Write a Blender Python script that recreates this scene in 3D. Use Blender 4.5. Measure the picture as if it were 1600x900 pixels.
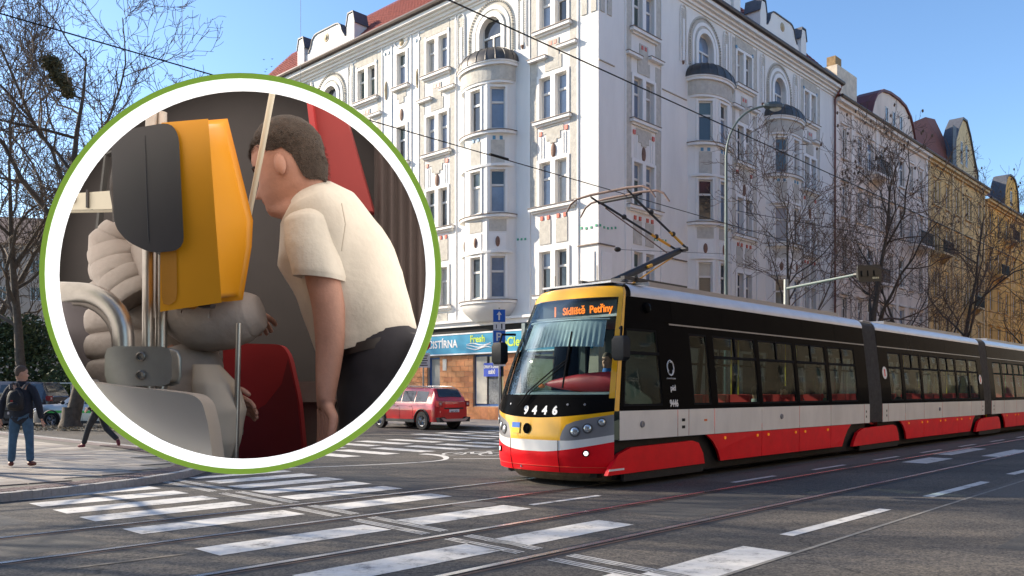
import bpy, math, random
from mathutils import Matrix, Vector, Euler, noise as mnoise
sc = bpy.context.scene
for o in list(bpy.data.objects): bpy.data.objects.remove(o)
R_ = math.radians
# ------------------------------------------------------------------ camera, sky, sun
cam = bpy.data.cameras.new('camera'); cam_o = bpy.data.objects.new('camera', cam)
sc.collection.objects.link(cam_o); sc.camera = cam_o
cam.sensor_width = 36; cam.lens = 36 * 1315 / 1600
cam.shift_y = (612 - 450) / 1600
cam.clip_start = .05; cam.clip_end = 6000
cam_o.location = (0, 0, 1.5); cam_o.rotation_euler = (R_(90), 0, 0)
SUN_AZ = R_(73); SUN_EL = R_(27)
world = bpy.data.worlds.new('World'); sc.world = world; world.use_nodes = True
wn = world.node_tree.nodes; wl = world.node_tree.links
sky = wn.new('ShaderNodeTexSky'); sky.sky_type = 'NISHITA'; sky.sun_disc = False
sky.sun_elevation = SUN_EL; sky.sun_rotation = -SUN_AZ
sky.air_density = 1.0; sky.dust_density = .6; sky.ozone_density = 2.2; sky.altitude = 200
hs_ = wn.new('ShaderNodeHueSaturation'); hs_.inputs['Saturation'].default_value = 1.06; wl.new(sky.outputs[0], hs_.inputs['Color']); gm_ = wn.new('ShaderNodeGamma'); gm_.inputs[1].default_value = 1.12; wl.new(hs_.outputs[0], gm_.inputs[0])
wl.new(gm_.outputs[0], wn['Background'].inputs[0]); wn['Background'].inputs[1].default_value = .115
sun = bpy.data.lights.new('sun', 'SUN'); sun_o = bpy.data.objects.new('sun', sun); sc.collection.objects.link(sun_o)
sun.energy = 5.0; sun.angle = R_(.6); sun.color = (1, .87, .7)
to_sun = Vector((-math.sin(SUN_AZ) * math.cos(SUN_EL), math.cos(SUN_AZ) * math.cos(SUN_EL), math.sin(SUN_EL)))
sun_o.rotation_euler = to_sun.to_track_quat('Z', 'Y').to_euler(); sun_o.location = (-30, 10, 40)
sc.view_settings.view_transform = 'Standard'; sc.view_settings.look = 'None'
sc.view_settings.exposure = 1.0; sc.view_settings.gamma = 1
sc.render.engine = 'CYCLES'
sc.cycles.max_bounces = 6; sc.cycles.transparent_max_bounces = 16
random.seed(7)
C = sc.collection
# ------------------------------------------------------------------ materials (all procedural)
MATS = {}
def mat(name, col, rough=.6, metal=0., var=.12, scale=3., bump=0., bscale=40., emit=None, es=1., coat=0., spec=.5, streak=0.):
    if name in MATS: return MATS[name]
    m = bpy.data.materials.new(name); m.use_nodes = True; nt = m.node_tree; n = nt.nodes; l = nt.links
    b = n['Principled BSDF']; b.inputs['Roughness'].default_value = rough; b.inputs['Metallic'].default_value = metal
    b.inputs['Coat Weight'].default_value = coat; b.inputs['Specular IOR Level'].default_value = spec
    geo = n.new('ShaderNodeNewGeometry'); src = geo.outputs['Position']
    if var > 0:
        no = n.new('ShaderNodeTexNoise'); no.inputs['Scale'].default_value = scale; no.inputs['Detail'].default_value = 6
        no.inputs['Roughness'].default_value = .65
        if streak:
            mp = n.new('ShaderNodeMapping'); mp.inputs['Scale'].default_value = (1, 1, streak); l.new(src, mp.inputs[0]); l.new(mp.outputs[0], no.inputs['Vector'])
        else: l.new(src, no.inputs['Vector'])
        cr = n.new('ShaderNodeValToRGB'); cr.color_ramp.elements[0].position = .3; cr.color_ramp.elements[1].position = .7
        cr.color_ramp.elements[0].color = (*[c * (1 - var) for c in col], 1)
        cr.color_ramp.elements[1].color = (*[min(1, c * (1 + var)) for c in col], 1)
        l.new(no.outputs[0], cr.inputs[0]); l.new(cr.outputs[0], b.inputs['Base Color'])
    else: b.inputs['Base Color'].default_value = (*col, 1)
    if bump:
        nb = n.new('ShaderNodeTexNoise'); nb.inputs['Scale'].default_value = bscale; nb.inputs['Detail'].default_value = 4; l.new(src, nb.inputs['Vector'])
        bp = n.new('ShaderNodeBump'); bp.inputs['Strength'].default_value = bump; bp.inputs['Distance'].default_value = .02
        l.new(nb.outputs[0], bp.inputs['Height']); l.new(bp.outputs[0], b.inputs['Normal'])
    if emit: b.inputs['Emission Color'].default_value = (*emit, 1); b.inputs['Emission Strength'].default_value = es
    MATS[name] = m; return m
def glass(name, tint, refl=.1, rough=.02, ior=1.5):
    if name in MATS: return MATS[name]
    m = bpy.data.materials.new(name); m.use_nodes = True; nt = m.node_tree; n = nt.nodes; l = nt.links
    n.remove(n['Principled BSDF']); out = n['Material Output']
    tr = n.new('ShaderNodeBsdfTransparent'); tr.inputs[0].default_value = (*tint, 1)
    gl = n.new('ShaderNodeBsdfGlossy'); gl.inputs[0].default_value = (.62, .7, .7, 1); gl.inputs['Roughness'].default_value = rough
    fr = n.new('ShaderNodeFresnel'); fr.inputs[0].default_value = ior
    ad = n.new('ShaderNodeMath'); ad.inputs[1].default_value = refl; l.new(fr.outputs[0], ad.inputs[0])
    mn = n.new('ShaderNodeMath'); mn.operation = 'MINIMUM'; mn.inputs[1].default_value = .22; l.new(ad.outputs[0], mn.inputs[0])
    mx = n.new('ShaderNodeMixShader'); l.new(mn.outputs[0], mx.inputs[0]); l.new(tr.outputs[0], mx.inputs[1]); l.new(gl.outputs[0], mx.inputs[2])
    l.new(mx.outputs[0], out.inputs[0]); MATS[name] = m; return m
def asphalt():
    m = bpy.data.materials.new('asphalt'); m.use_nodes = True; nt = m.node_tree; n = nt.nodes; l = nt.links; b = n['Principled BSDF']
    geo = n.new('ShaderNodeNewGeometry'); src = geo.outputs['Position']
    def noi(s, d=5): x = n.new('ShaderNodeTexNoise'); x.inputs['Scale'].default_value = s; x.inputs['Detail'].default_value = d; l.new(src, x.inputs['Vector']); return x
    fine = n.new('ShaderNodeTexVoronoi'); fine.inputs['Scale'].default_value = 55; l.new(src, fine.inputs['Vector'])
    cr = n.new('ShaderNodeValToRGB'); e = cr.color_ramp.elements; e[0].position = 0; e[0].color = (.036, .034, .032, 1); e[1].position = 1; e[1].color = (.145, .13, .112, 1)
    sep = n.new('ShaderNodeSeparateColor'); l.new(fine.outputs['Color'], sep.inputs[0]); l.new(sep.outputs[0], cr.inputs[0])
    big = noi(.35, 6); c2 = n.new('ShaderNodeValToRGB'); c2.color_ramp.elements[0].position = .35; c2.color_ramp.elements[1].position = .65
    c2.color_ramp.elements[0].color = (.72, .74, .77, 1); c2.color_ramp.elements[1].color = (1.12, 1.08, 1.02, 1); l.new(big.outputs[0], c2.inputs[0])
    # worn wheel paths run along the street
    mp = n.new('ShaderNodeMapping'); mp.inputs['Rotation'].default_value = (0, 0, -R_(46.6)); mp.inputs['Scale'].default_value = (.06, 1.3, 1)
    l.new(src, mp.inputs[0]); st = n.new('ShaderNodeTexNoise'); st.inputs['Scale'].default_value = 1.0; l.new(mp.outputs[0], st.inputs['Vector'])
    c3 = n.new('ShaderNodeValToRGB'); c3.color_ramp.elements[0].position = .35; c3.color_ramp.elements[1].position = .65
    c3.color_ramp.elements[0].color = (.82, .82, .82, 1); c3.color_ramp.elements[1].color = (1.12, 1.12, 1.12, 1); l.new(st.outputs[0], c3.inputs[0])
    m1 = n.new('ShaderNodeMixRGB'); m1.blend_type = 'MULTIPLY'; m1.inputs[0].default_value = 1; l.new(cr.outputs[0], m1.inputs[1]); l.new(c2.outputs[0], m1.inputs[2])
    m2 = n.new('ShaderNodeMixRGB'); m2.blend_type = 'MULTIPLY'; m2.inputs[0].default_value = 1; l.new(m1.outputs[0], m2.inputs[1]); l.new(c3.outputs[0], m2.inputs[2])
    # thin cracks
    vo = n.new('ShaderNodeTexVoronoi'); vo.feature = 'DISTANCE_TO_EDGE'; vo.inputs['Scale'].default_value = .23
    wv = noi(1.2, 4); va = n.new('ShaderNodeVectorMath'); va.operation = 'ADD'; l.new(src, va.inputs[0]); l.new(wv.outputs[1], va.inputs[1]); l.new(va.outputs[0], vo.inputs['Vector'])
    c4 = n.new('ShaderNodeValToRGB'); c4.color_ramp.elements[0].position = 0; c4.color_ramp.elements[1].position = .004
    c4.color_ramp.elements[0].color = (.35, .35, .35, 1); c4.color_ramp.elements[1].color = (1, 1, 1, 1); l.new(vo.outputs[0], c4.inputs[0])
    m3 = n.new('ShaderNodeMixRGB'); m3.blend_type = 'MULTIPLY'; m3.inputs[0].default_value = 1; l.new(m2.outputs[0], m3.inputs[1]); l.new(c4.outputs[0], m3.inputs[2])
    l.new(m3.outputs[0], b.inputs['Base Color'])
    b.inputs['Roughness'].default_value = .8; b.inputs['Specular IOR Level'].default_value = .35
    bp = n.new('ShaderNodeBump'); bp.inputs['Strength'].default_value = .5; bp.inputs['Distance'].default_value = .01; l.new(sep.outputs[0], bp.inputs['Height']); l.new(bp.outputs[0], b.inputs['Normal'])
    return m
def roadpaint():
    m = bpy.data.materials.new('road_paint'); m.use_nodes = True; nt = m.node_tree; n = nt.nodes; l = nt.links; b = n['Principled BSDF']
    geo = n.new('ShaderNodeNewGeometry'); src = geo.outputs['Position']
    no = n.new('ShaderNodeTexNoise'); no.inputs['Scale'].default_value = 3; no.inputs['Detail'].default_value = 10; no.inputs['Roughness'].default_value = .8; l.new(src, no.inputs['Vector'])
    cr = n.new('ShaderNodeValToRGB'); e = cr.color_ramp.elements; e[0].position = .36; e[0].color = (.16, .15, .14, 1); e[1].position = .46; e[1].color = (.55, .535, .5, 1)
    e2 = cr.color_ramp.elements.new(.7); e2.color = (.72, .7, .66, 1)
    l.new(no.outputs[0], cr.inputs[0]); l.new(cr.outputs[0], b.inputs['Base Color']); b.inputs['Roughness'].default_value = .65
    return m
ASPH = asphalt(); PAINT = roadpaint()
# ------------------------------------------------------------------ mesh building helpers
class MB:
    def __init__(s): s.v = []; s.f = []; s.m = []
    def add(s, vs, fs, m=0):
        b = len(s.v); s.v += [tuple(p) for p in vs]
        for f in fs: s.f.append(tuple(b + i for i in f)); s.m.append(m)
    def box(s, x0, x1, y0, y1, z0, z1, m=0, P=None):
        vs = [(x, y, z) for z in (z0, z1) for y in (y0, y1) for x in (x0, x1)]
        if P: vs = [P(*p) for p in vs]
        s.add(vs, [(0, 2, 3, 1), (4, 5, 7, 6), (0, 1, 5, 4), (2, 6, 7, 3), (0, 4, 6, 2), (1, 3, 7, 5)], m)
    def prism(s, poly, z0, z1, m=0, P=None, cap=True):
        n = len(poly); vs = [(x, y, z0) for x, y in poly] + [(x, y, z1) for x, y in poly]
        if P: vs = [P(*p) for p in vs]
        fs = [(i, (i + 1) % n, n + (i + 1) % n, n + i) for i in range(n)]
        if cap: fs += [tuple(range(n - 1, -1, -1)), tuple(range(n, 2 * n))]
        s.add(vs, fs, m)
    def tube(s, pts, r, n=8, m=0, cap=True, closed=False):
        pts = [Vector(p) for p in pts]; k = len(pts); rr = r if isinstance(r, (list, tuple)) else [r] * k
        b = len(s.v); up = None
        for i, p in enumerate(pts):
            a = pts[i - 1] if (i > 0 or closed) else p; c = pts[(i + 1) % k] if (i < k - 1 or closed) else p
            t = (c - a).normalized() if (c - a).length > 1e-9 else Vector((0, 0, 1))
            if up is None: up = Vector((0, 0, 1)) if abs(t.z) < .9 else Vector((1, 0, 0))
            x = t.cross(up); x = x.normalized() if x.length > 1e-6 else t.orthogonal().normalized()
            y = x.cross(t).normalized(); up = y
            for j in range(n):
                an = 2 * math.pi * j / n; s.v.append(tuple(p + x * (rr[i] * math.cos(an)) + y * (rr[i] * math.sin(an))))
        rng = k if closed else k - 1
        for i in range(rng):
            i2 = (i + 1) % k
            for j in range(n):
                s.f.append((b + i * n + j, b + i * n + (j + 1) % n, b + i2 * n + (j + 1) % n, b + i2 * n + j)); s.m.append(m)
        if cap and not closed:
            s.f.append(tuple(b + j for j in range(n - 1, -1, -1))); s.m.append(m)
            s.f.append(tuple(b + (k - 1) * n + j for j in range(n))); s.m.append(m)
    def grid(s, rows, m=0, flip=False, wrap=False):
        b = len(s.v); nr = len(rows); nc = len(rows[0])
        for r in rows: s.v += [tuple(p) for p in r]
        for i in range(nr - 1):
            for j in range(nc if wrap else nc - 1):
                j2 = (j + 1) % nc
                f = (b + i * nc + j, b + i * nc + j2, b + (i + 1) * nc + j2, b + (i + 1) * nc + j)
                s.f.append(f[::-1] if flip else f); s.m.append(m)
    def loft(s, rings, m=0, cap=True):
        b = len(s.v); s.grid(rings, m, wrap=True); n = len(rings[0])
        if cap:
            s.f.append(tuple(b + j for j in range(n - 1, -1, -1))); s.m.append(m)
            q = b + (len(rings) - 1) * n; s.f.append(tuple(q + j for j in range(n))); s.m.append(m)
    def lathe(s, prof, n=16, c=(0, 0, 0), axis='z', m=0):
        rings = []
        for r, h in prof:
            ring = []
            for j in range(n):
                a = 2 * math.pi * j / n; x, y = r * math.cos(a), r * math.sin(a)
                p = (x, y, h) if axis == 'z' else ((x, h, y) if axis == 'y' else (h, x, y))
                ring.append((p[0] + c[0], p[1] + c[1], p[2] + c[2]))
            rings.append(ring)
        s.loft(rings, m)
    def blob(s, c, r, m=0, seg=10, rings=7, jit=0):
        rg = []
        for i in range(rings + 1):
            th = math.pi * i / rings; row = []
            for j in range(seg):
                a = 2 * math.pi * j / seg; k = 1 + (random.uniform(-jit, jit) if jit else 0)
                row.append((c[0] + r[0] * k * math.sin(th) * math.cos(a), c[1] + r[1] * k * math.sin(th) * math.sin(a), c[2] + r[2] * k * math.cos(th)))
            rg.append(row)
        s.grid(rg, m, wrap=True)
    def mesh(s, name, mats, smooth=False):
        me = bpy.data.meshes.new(name); me.from_pydata(s.v, [], s.f)
        for x in (mats if isinstance(mats, (list, tuple)) else [mats]): me.materials.append(x)
        if any(s.m): me.polygons.foreach_set('material_index', s.m)
        if smooth:
            me.polygons.foreach_set('use_smooth', [True] * len(s.f))
            try: me.set_sharp_from_angle(angle=R_(smooth if smooth is not True else 40))
            except Exception: pass
        me.update(); return me
    def build(s, name, mats, parent=None, M=None, smooth=False, **k):
        return link(name, s.mesh(name, mats, smooth), parent, M, **k)
def link(name, me, parent=None, M=None, kind=None, label=None):
    o = bpy.data.objects.new(name, me); C.objects.link(o)
    if parent is not None: o.parent = parent
    if M is not None: o.matrix_local = M
    if kind: o['kind'] = kind
    if label: o['label'] = label
    return o
def tag(o, label, cat, group=None):
    o['label'] = label; o['category'] = cat
    if group: o['group'] = group
    return o
def thing(name, label, cat, loc=(0, 0, 0), rz=0, group=None):
    o = bpy.data.objects.new(name, None); C.objects.link(o); o.location = loc; o.rotation_euler = (0, 0, rz)
    o.empty_display_size = .2
    return tag(o, label, cat, group)
def copy_tree(o, parent=None):
    c = o.copy(); C.objects.link(c)
    if parent is not None: c.parent = parent
    for ch in list(o.children): copy_tree(ch, c)
    return c
_cube = {}
def slab(name, x0, x1, y0, y1, z0, z1, mt, parent, M=Matrix(), label=None, kind=None):
    """a box piece: the mesh is shared by all pieces of one material, size is in the object's matrix"""
    if mt.name not in _cube:
        b = MB(); b.box(-.5, .5, -.5, .5, -.5, .5); _cube[mt.name] = b.mesh('slab_' + mt.name, mt)
    T = Matrix.Translation(((x0 + x1) / 2, (y0 + y1) / 2, (z0 + z1) / 2)) @ Matrix.Diagonal((x1 - x0, y1 - y0, z1 - z0, 1))
    return link(name, _cube[mt.name], parent, M @ T, label=label, kind=kind)
def text_mesh(s, size, mt, ext=.003, align='CENTER', bold=0, sx=1):
    cu = bpy.data.curves.new('t', 'FONT'); cu.body = s; cu.size = size; cu.extrude = ext; cu.align_x = align; cu.align_y = 'CENTER'
    cu.offset = bold; cu.resolution_u = 3
    o = bpy.data.objects.new('t', cu); C.objects.link(o); dg = bpy.context.evaluated_depsgraph_get()
    me = bpy.data.meshes.new_from_object(o.evaluated_get(dg)); bpy.data.objects.remove(o)
    me.materials.clear(); me.materials.append(mt)
    if sx != 1: me.transform(Matrix.Diagonal((sx, 1, 1, 1)))
    return me
def face_matrix(p, xdir, up=(0, 0, 1)):
    """matrix whose local x runs along xdir and local y along up: for lettering on a wall"""
    x = Vector(xdir).normalized(); u = Vector(up); z = x.cross(u).normalized(); y = z.cross(x)
    m = Matrix((x, y, z)).transposed().to_4x4(); m.translation = Vector(p); return m
def skin(verts, edges, radii, mt, sub=2, root=0, mats=None):
    me = bpy.data.meshes.new('s'); me.from_pydata([tuple(v) for v in verts], edges, []); me.update()
    o = bpy.data.objects.new('s', me); C.objects.link(o)
    o.modifiers.new('k', 'SKIN').use_smooth_shade = True
    if not me.skin_vertices: me.skin_vertices.new() if hasattr(me.skin_vertices, 'new') else None
    for i, r in enumerate(radii):
        rr = r if isinstance(r, (tuple, list)) else (r, r)
        me.skin_vertices[0].data[i].radius = rr
    me.skin_vertices[0].data[root].use_root = True
    if sub: sm = o.modifiers.new('u', 'SUBSURF'); sm.levels = sub; sm.render_levels = sub
    dg = bpy.context.evaluated_depsgraph_get(); m2 = bpy.data.meshes.new_from_object(o.evaluated_get(dg))
    bpy.data.objects.remove(o); m2.materials.clear(); m2.materials.append(mt)
    m2.polygons.foreach_set('use_smooth', [True] * len(m2.polygons)); return m2
# street axes: D runs along the tram street (away from the camera), E along the side street
D = Vector((.687, .7266, 0)); N = Vector((-.7266, .687, 0)); ANG = math.atan2(.7266, .687)
def UV(u, v, z=0): return (u * D.x + v * N.x, u * D.y + v * N.y, z)
STREET = Matrix.Rotation(ANG, 4, 'Z')      # local x = along the street, local y = across it
# ------------------------------------------------------------------ the ground
b = MB(); b.box(-900, 900, -200, 2500, -.3, 0); b.build('ground', mat('far_ground', (.12, .115, .1), .9), kind='structure')
b = MB(); b.add([(-60, -12, .004), (90, -12, .004), (90, 110, .004), (-60, 110, .004)], [(0, 1, 2, 3)]); b.build('road', ASPH, kind='structure')
pave = mat('paving_stone', (.30, .27, .235), .8, var=.2, scale=2.2, bump=.3, bscale=30)
cob = mat('cobble_stone', (.26, .22, .2), .8, var=.25, scale=14, bump=.5, bscale=60)
kerbm = mat('kerb_granite', (.30, .29, .28), .75, var=.2, scale=12, bump=.3)
darkgr = mat('joint_dirt', (.13, .12, .1), .9, var=.2)
# left pavement: sub-base, kerb stones, tactile strip, slabs
kl = [(-16, 1.0), (-10.5, 7.3), (-8.1, 10.0), (-6.95, 11.35), (-6.35, 12.3), (-5.9, 13.4), (-5.65, 14.8), (-5.9, 16.4), (-6.8, 18.2), (-8.6, 20.4), (-11.5, 23.3), (-34, 44.6)]
def smooth_line(pts, n=8):
    out = []
    for i in range(len(pts) - 1):
        p0 = Vector(pts[max(i - 1, 0)]); p1 = Vector(pts[i]); p2 = Vector(pts[i + 1]); p3 = Vector(pts[min(i + 2, len(pts) - 1)])
        for k in range(n):
            t = k / n
            out.append(.5 * ((2 * p1) + (p2 - p0) * t + (2 * p0 - 5 * p1 + 4 * p2 - p3) * t * t + (3 * p1 - p0 - 3 * p2 + p3) * t ** 3))
    out.append(Vector(pts[-1])); return out
kerb = smooth_line(kl, 8)
def offset(line, d):
    out = []
    for i, p in enumerate(line):
        a = line[max(i - 1, 0)]; c = line[min(i + 1, len(line) - 1)]; t = (c - a).normalized(); out.append(p + Vector((-t.y, t.x)) * d)
    return out
inner = offset(kerb, .16)
poly = [tuple(p) for p in inner] + [(-60, 70), (-60, -12), (-30, -12)]
b = MB(); b.prism(poly, .0, .105); pv = b.build('pavement', darkgr, kind='structure')
# kerb stones, each a piece
acc = 0; last = 0
seg = []
for i in range(len(kerb) - 1):
    a, c = kerb[i], kerb[i + 1]; a2, c2 = inner[i], inner[i + 1]; L = (c - a).length; n = max(1, round(L / .9))
    for k in range(n): seg.append((a.lerp(c, k / n), a.lerp(c, (k + .975) / n), a2.lerp(c2, k / n), a2.lerp(c2, (k + .975) / n)))
for a, c, a2, c2 in seg:
    if a.y < 5 or a.y > 30: continue
    b = MB(); h = .122 + random.uniform(-.004, .004)
    b.prism([tuple(a), tuple(c), tuple(c2), tuple(a2)], .0, h); b.build('kerb_stone', kerbm, pv)
# slabs laid on a skewed grid; those near the kerb give way to small cobbles
def inside(x, y, pl):
    r = False; j = len(pl) - 1
    for i in range(len(pl)):
        if (pl[i][1] > y) != (pl[j][1] > y) and x < (pl[j][0] - pl[i][0]) * (y - pl[i][1]) / (pl[j][1] - pl[i][1]) + pl[i][0]: r = not r
        j = i
    return r
strip_in = [tuple(p) for p in offset(kerb, .62)] + [(-60, 70), (-60, -12), (-30, -12)]
b2 = {}
cnt = 0
for iu in range(-25, 45):
    for iv in range(0, 62):
        w = .62; x, y, _ = UV(-2 + iu * w, 11 + iv * w * .8)
        cx, cy, _ = UV(-2 + (iu + .5) * w, 11 + (iv + .5) * w * .8)
        if cy < 10 or cy > 34 or cx < -.72 * cy - 1 or cx > -3: continue
        cs = [UV(-2 + (iu + q[0]) * w, 11 + (iv + q[1]) * w * .8) for q in ((0, 0), (1, 0), (1, 1), (0, 1))]
        if not all(inside(c[0], c[1], strip_in) for c in cs): continue
        big = cy < 21 and cnt < 300
        h = .122 + random.uniform(-.003, .003)
        g = .008; P = [UV(-2 + iu * w + g, 11 + iv * w * .8 + g), UV(-2 + (iu + 1) * w - g, 11 + iv * w * .8 + g), UV(-2 + (iu + 1) * w - g, 11 + (iv + 1) * w * .8 - g), UV(-2 + iu * w + g, 11 + (iv + 1) * w * .8 - g)]
        v = random.choice((0, 0, 1, 2)); ms = [pave, mat('paving_stone_dark', (.21, .185, .165), .8, var=.2, scale=3, bump=.3), mat('paving_stone_pale', (.36, .32, .27), .8, var=.15, scale=3, bump=.3)][v]
        if big:
            bb = MB(); bb.prism([p[:2] for p in P], .1, h); bb.build('paving_slab', ms, pv); cnt += 1
        else:
            b2.setdefault(ms.name, (MB(), ms))[0].prism([p[:2] for p in P], .1, h)
for k, (bb, ms) in b2.items(): bb.build('paving_slabs', ms, pv, kind='stuff')
# tactile studs strip along the kerb
b = MB(); o1 = offset(kerb, .18); o2 = offset(kerb, .6)
for i in range(len(kerb) - 1):
    if kerb[i].y < 8 or kerb[i].y > 22: continue
    n = max(2, int((kerb[i + 1] - kerb[i]).length / .075))
    for k in range(n):
        for q in range(6):
            t = (k + .5) / n; p = o1[i].lerp(o1[i + 1], t).lerp(o2[i].lerp(o2[i + 1], t), (q + .5) / 6)
            b.box(p.x - .026, p.x + .026, p.y - .026, p.y + .026, .11, .124 + random.uniform(0, .004))
b.build('tactile_studs', mat('stud_stone', (.2, .15, .14), .85, var=.25, scale=20), pv, kind='stuff')
b = MB()
for i in range(len(kerb) - 1):
    b.add([(*o1[i], .112), (*o1[i + 1], .112), (*o2[i + 1], .112), (*o2[i], .112)], [(3, 2, 1, 0)])
b.build('tactile_strip', mat('stud_bed', (.17, .135, .125), .85, var=.2), pv)
# pavement round the corner building
CX, CY = 3.8, 37.0; UC = CX * D.x + CY * D.y; VC = CX * N.x + CY * N.y     # corner in street coordinates (u, v)
def ring_pave(v_kerb, u_kerb, r):
    pts = [(120, v_kerb)]
    for k in range(9):
        a = -math.pi / 2 - k / 8 * math.pi / 2; pts.append((u_kerb + r + r * math.cos(a), v_kerb + r + r * math.sin(a)))
    pts.append((u_kerb, 90)); return pts
kp = ring_pave(16.4, UC - 6.3, 3.0)
b = MB(); out = [UV(u, v)[:2] for u, v in kp]; b.prism(out + [UV(120, 90)[:2]], 0, .12); cp = b.build('corner_pavement', mat('far_paving', (.33, .29, .255), .85, var=.18, scale=2, bump=.2), kind='structure')
b = MB(); kk = [Vector(p) for p in out]; k2 = offset(kk, -.14)
for i in range(len(kk) - 1): b.prism([tuple(kk[i]), tuple(kk[i + 1]), tuple(k2[i + 1]), tuple(k2[i])], 0, .123)
b.build('kerb_line', kerbm, cp)
# ------------------------------------------------------------------ rails in the road
RAILV = (9.69, 8.26, 6.52, 5.09)
steel = mat('rail_steel', (.62, .63, .66), .24, metal=.9, var=.25, scale=6)
rust = mat('rail_rust', (.09, .05, .035), .6, var=.3, scale=8)
darkslot = mat('rail_groove', (.012, .011, .01), .9, var=0)
tr = bpy.data.objects.new('tram_tracks', None); C.objects.link(tr); tr['kind'] = 'structure'
seal = mat('rail_sealant', (.028, .027, .027), .7, var=.2)
def rail(u0, v0, u1, v1, bend=0):
    n = 24; L = []; 
    for i in range(n + 1):
        t = i / n; L.append(Vector(UV(u0 + (u1 - u0) * t, v0 + (v1 - v0) * t + bend * t * t)[:2]))
    a = [offset(L, q) for q in (.042, -.034, -.075, -.11, .11, -.18)]
    for (p, q, z, nm, mm) in ((4, 0, .0052, 'rail_joint', seal), (0, 1, .012, 'rail_head', steel), (1, 2, .0056, 'rail_groove', darkslot), (2, 3, .010, 'rail_lip', rust), (3, 5, .0052, 'rail_joint', seal)):
        b = MB()
        for i in range(n): b.add([(*a[p][i], z), (*a[p][i + 1], z), (*a[q][i + 1], z), (*a[q][i], z)], [(0, 1, 2, 3)])
        o = b.build(nm, mm, tr)
        for f in o.data.polygons:
            pass
for v in RAILV: rail(-14, v, 100, v)
# ------------------------------------------------------------------ painted markings
mk = bpy.data.objects.new('road_markings', None); C.objects.link(mk); mk['kind'] = 'structure'
Z1 = .0085
def stripe(u0, u1, v, w=.5, nm='crossing_stripe', m=PAINT, sh=0):
    b = MB(); n = 10; rows = []
    for s_ in (-w / 2, w / 2):
        rows.append([UV(u0 + (u1 - u0) * i / n + sh * (s_), v + s_ + random.uniform(-.006, .006), Z1) for i in range(n + 1)])
    b.grid(rows); return b.build(nm, m, mk)
for v in (13.98, 13.1, 12.18, 11.28, 10.38, 9.12, 7.45, 5.75):
    if abs(v - 13.98) < .1: stripe(4.0, 5.6, v, .3)
    else: stripe(3.74, 5.72, v)
    sk = (v - 3.7) * .1
    stripe(5.73 + sk, 7.6 + sk, v, .5 if v < 13.5 else .3)
stripe(5.73, 7.45, 3.72); stripe(5.6, 7.3, 1.75); stripe(3.7, 5.6, 3.9); stripe(3.7, 5.4, 2.0)
b = MB()
for v0, v1 in ((2.6, 4.9), (5.3, 6.35), (6.72, 8.1), (8.45, 9.5), (9.9, 11.6), (11.9, 14.2)):
    for g in (0, .26):
        for k in range(3):
            u = 5.86 + g + k * .05; sk = lambda v: (v - 9) * .055
            b.add([UV(u + sk(v0), v0, Z1), UV(u + .026 + sk(v0), v0, Z1), UV(u + .026 + sk(v1), v1, Z1), UV(u + sk(v1), v1, Z1)], [(0, 1, 2, 3)])
b.build('guide_strips', PAINT, mk)
def dash(x0, y0, x1, y1, w=.12, nm='lane_dash'):
    a = Vector((x0, y0)); c = Vector((x1, y1)); t = (c - a).normalized(); q = Vector((-t.y, t.x)) * w / 2
    b = MB(); b.add([(*(a - q), Z1), (*(c - q), Z1), (*(c + q), Z1), (*(a + q), Z1)], [(0, 1, 2, 3)]); return b.build(nm, PAINT, mk)
dash(.25, 11.1, 1.25, 12.1, .1); dash(2.85, 8.75, 4.75, 10.7, .15); dash(5.9, 11.95, 7.85, 13.95, .15); dash(9.0, 15.2, 11, 17.2, .15)
for k in range(7): u = 12.55 + k * 3.1; p = UV(u, 7.12 - .25); q = UV(u + 1.5, 7.12 - .25); dash(p[0], p[1], q[0], q[1], .1)
WORN = mat('worn_paint', (.2, .17, .13), .85, var=.4, scale=9)
dash(-3.75, 7.1, -3.0, 7.75, .06, 'worn_line').data.materials[0] = WORN
PATCH = [mat('asphalt_patch_%d' % i, c, .85, var=.35, scale=30, bump=.4, bscale=90) for i, c in enumerate(((.055, .053, .05), (.10, .094, .084)))]
for i, (u0, u1, v0, v1) in enumerate(((8.6, 11.5, 5.35, 6.3), (12.5, 30, 6.8, 7.5), (-2, 3.3, 8.5, 9.45), (13.5, 16.8, 2.1, 3.6), (8.2, 9.4, 9.95, 12.6), (1.5, 3.2, 10.5, 12.0), (9, 12, 1.0, 2.2), (2.0, 3.4, 5.3, 6.3))):
    b = MB(); b.add([UV(u0, v0, .0048), UV(u1, v0 + .05, .0048), UV(u1 - .06, v1, .0048), UV(u0 + .04, v1 - .03, .0048)], [(0, 1, 2, 3)]); b.build('asphalt_patch', PATCH[i % 2], mk)
dash(1.5, 6.6, 9.5, 15.1, .045, 'tar_seam').data.materials[0] = mat('seam_filler', (.2, .19, .17), .8, var=.3, scale=6)
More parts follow.
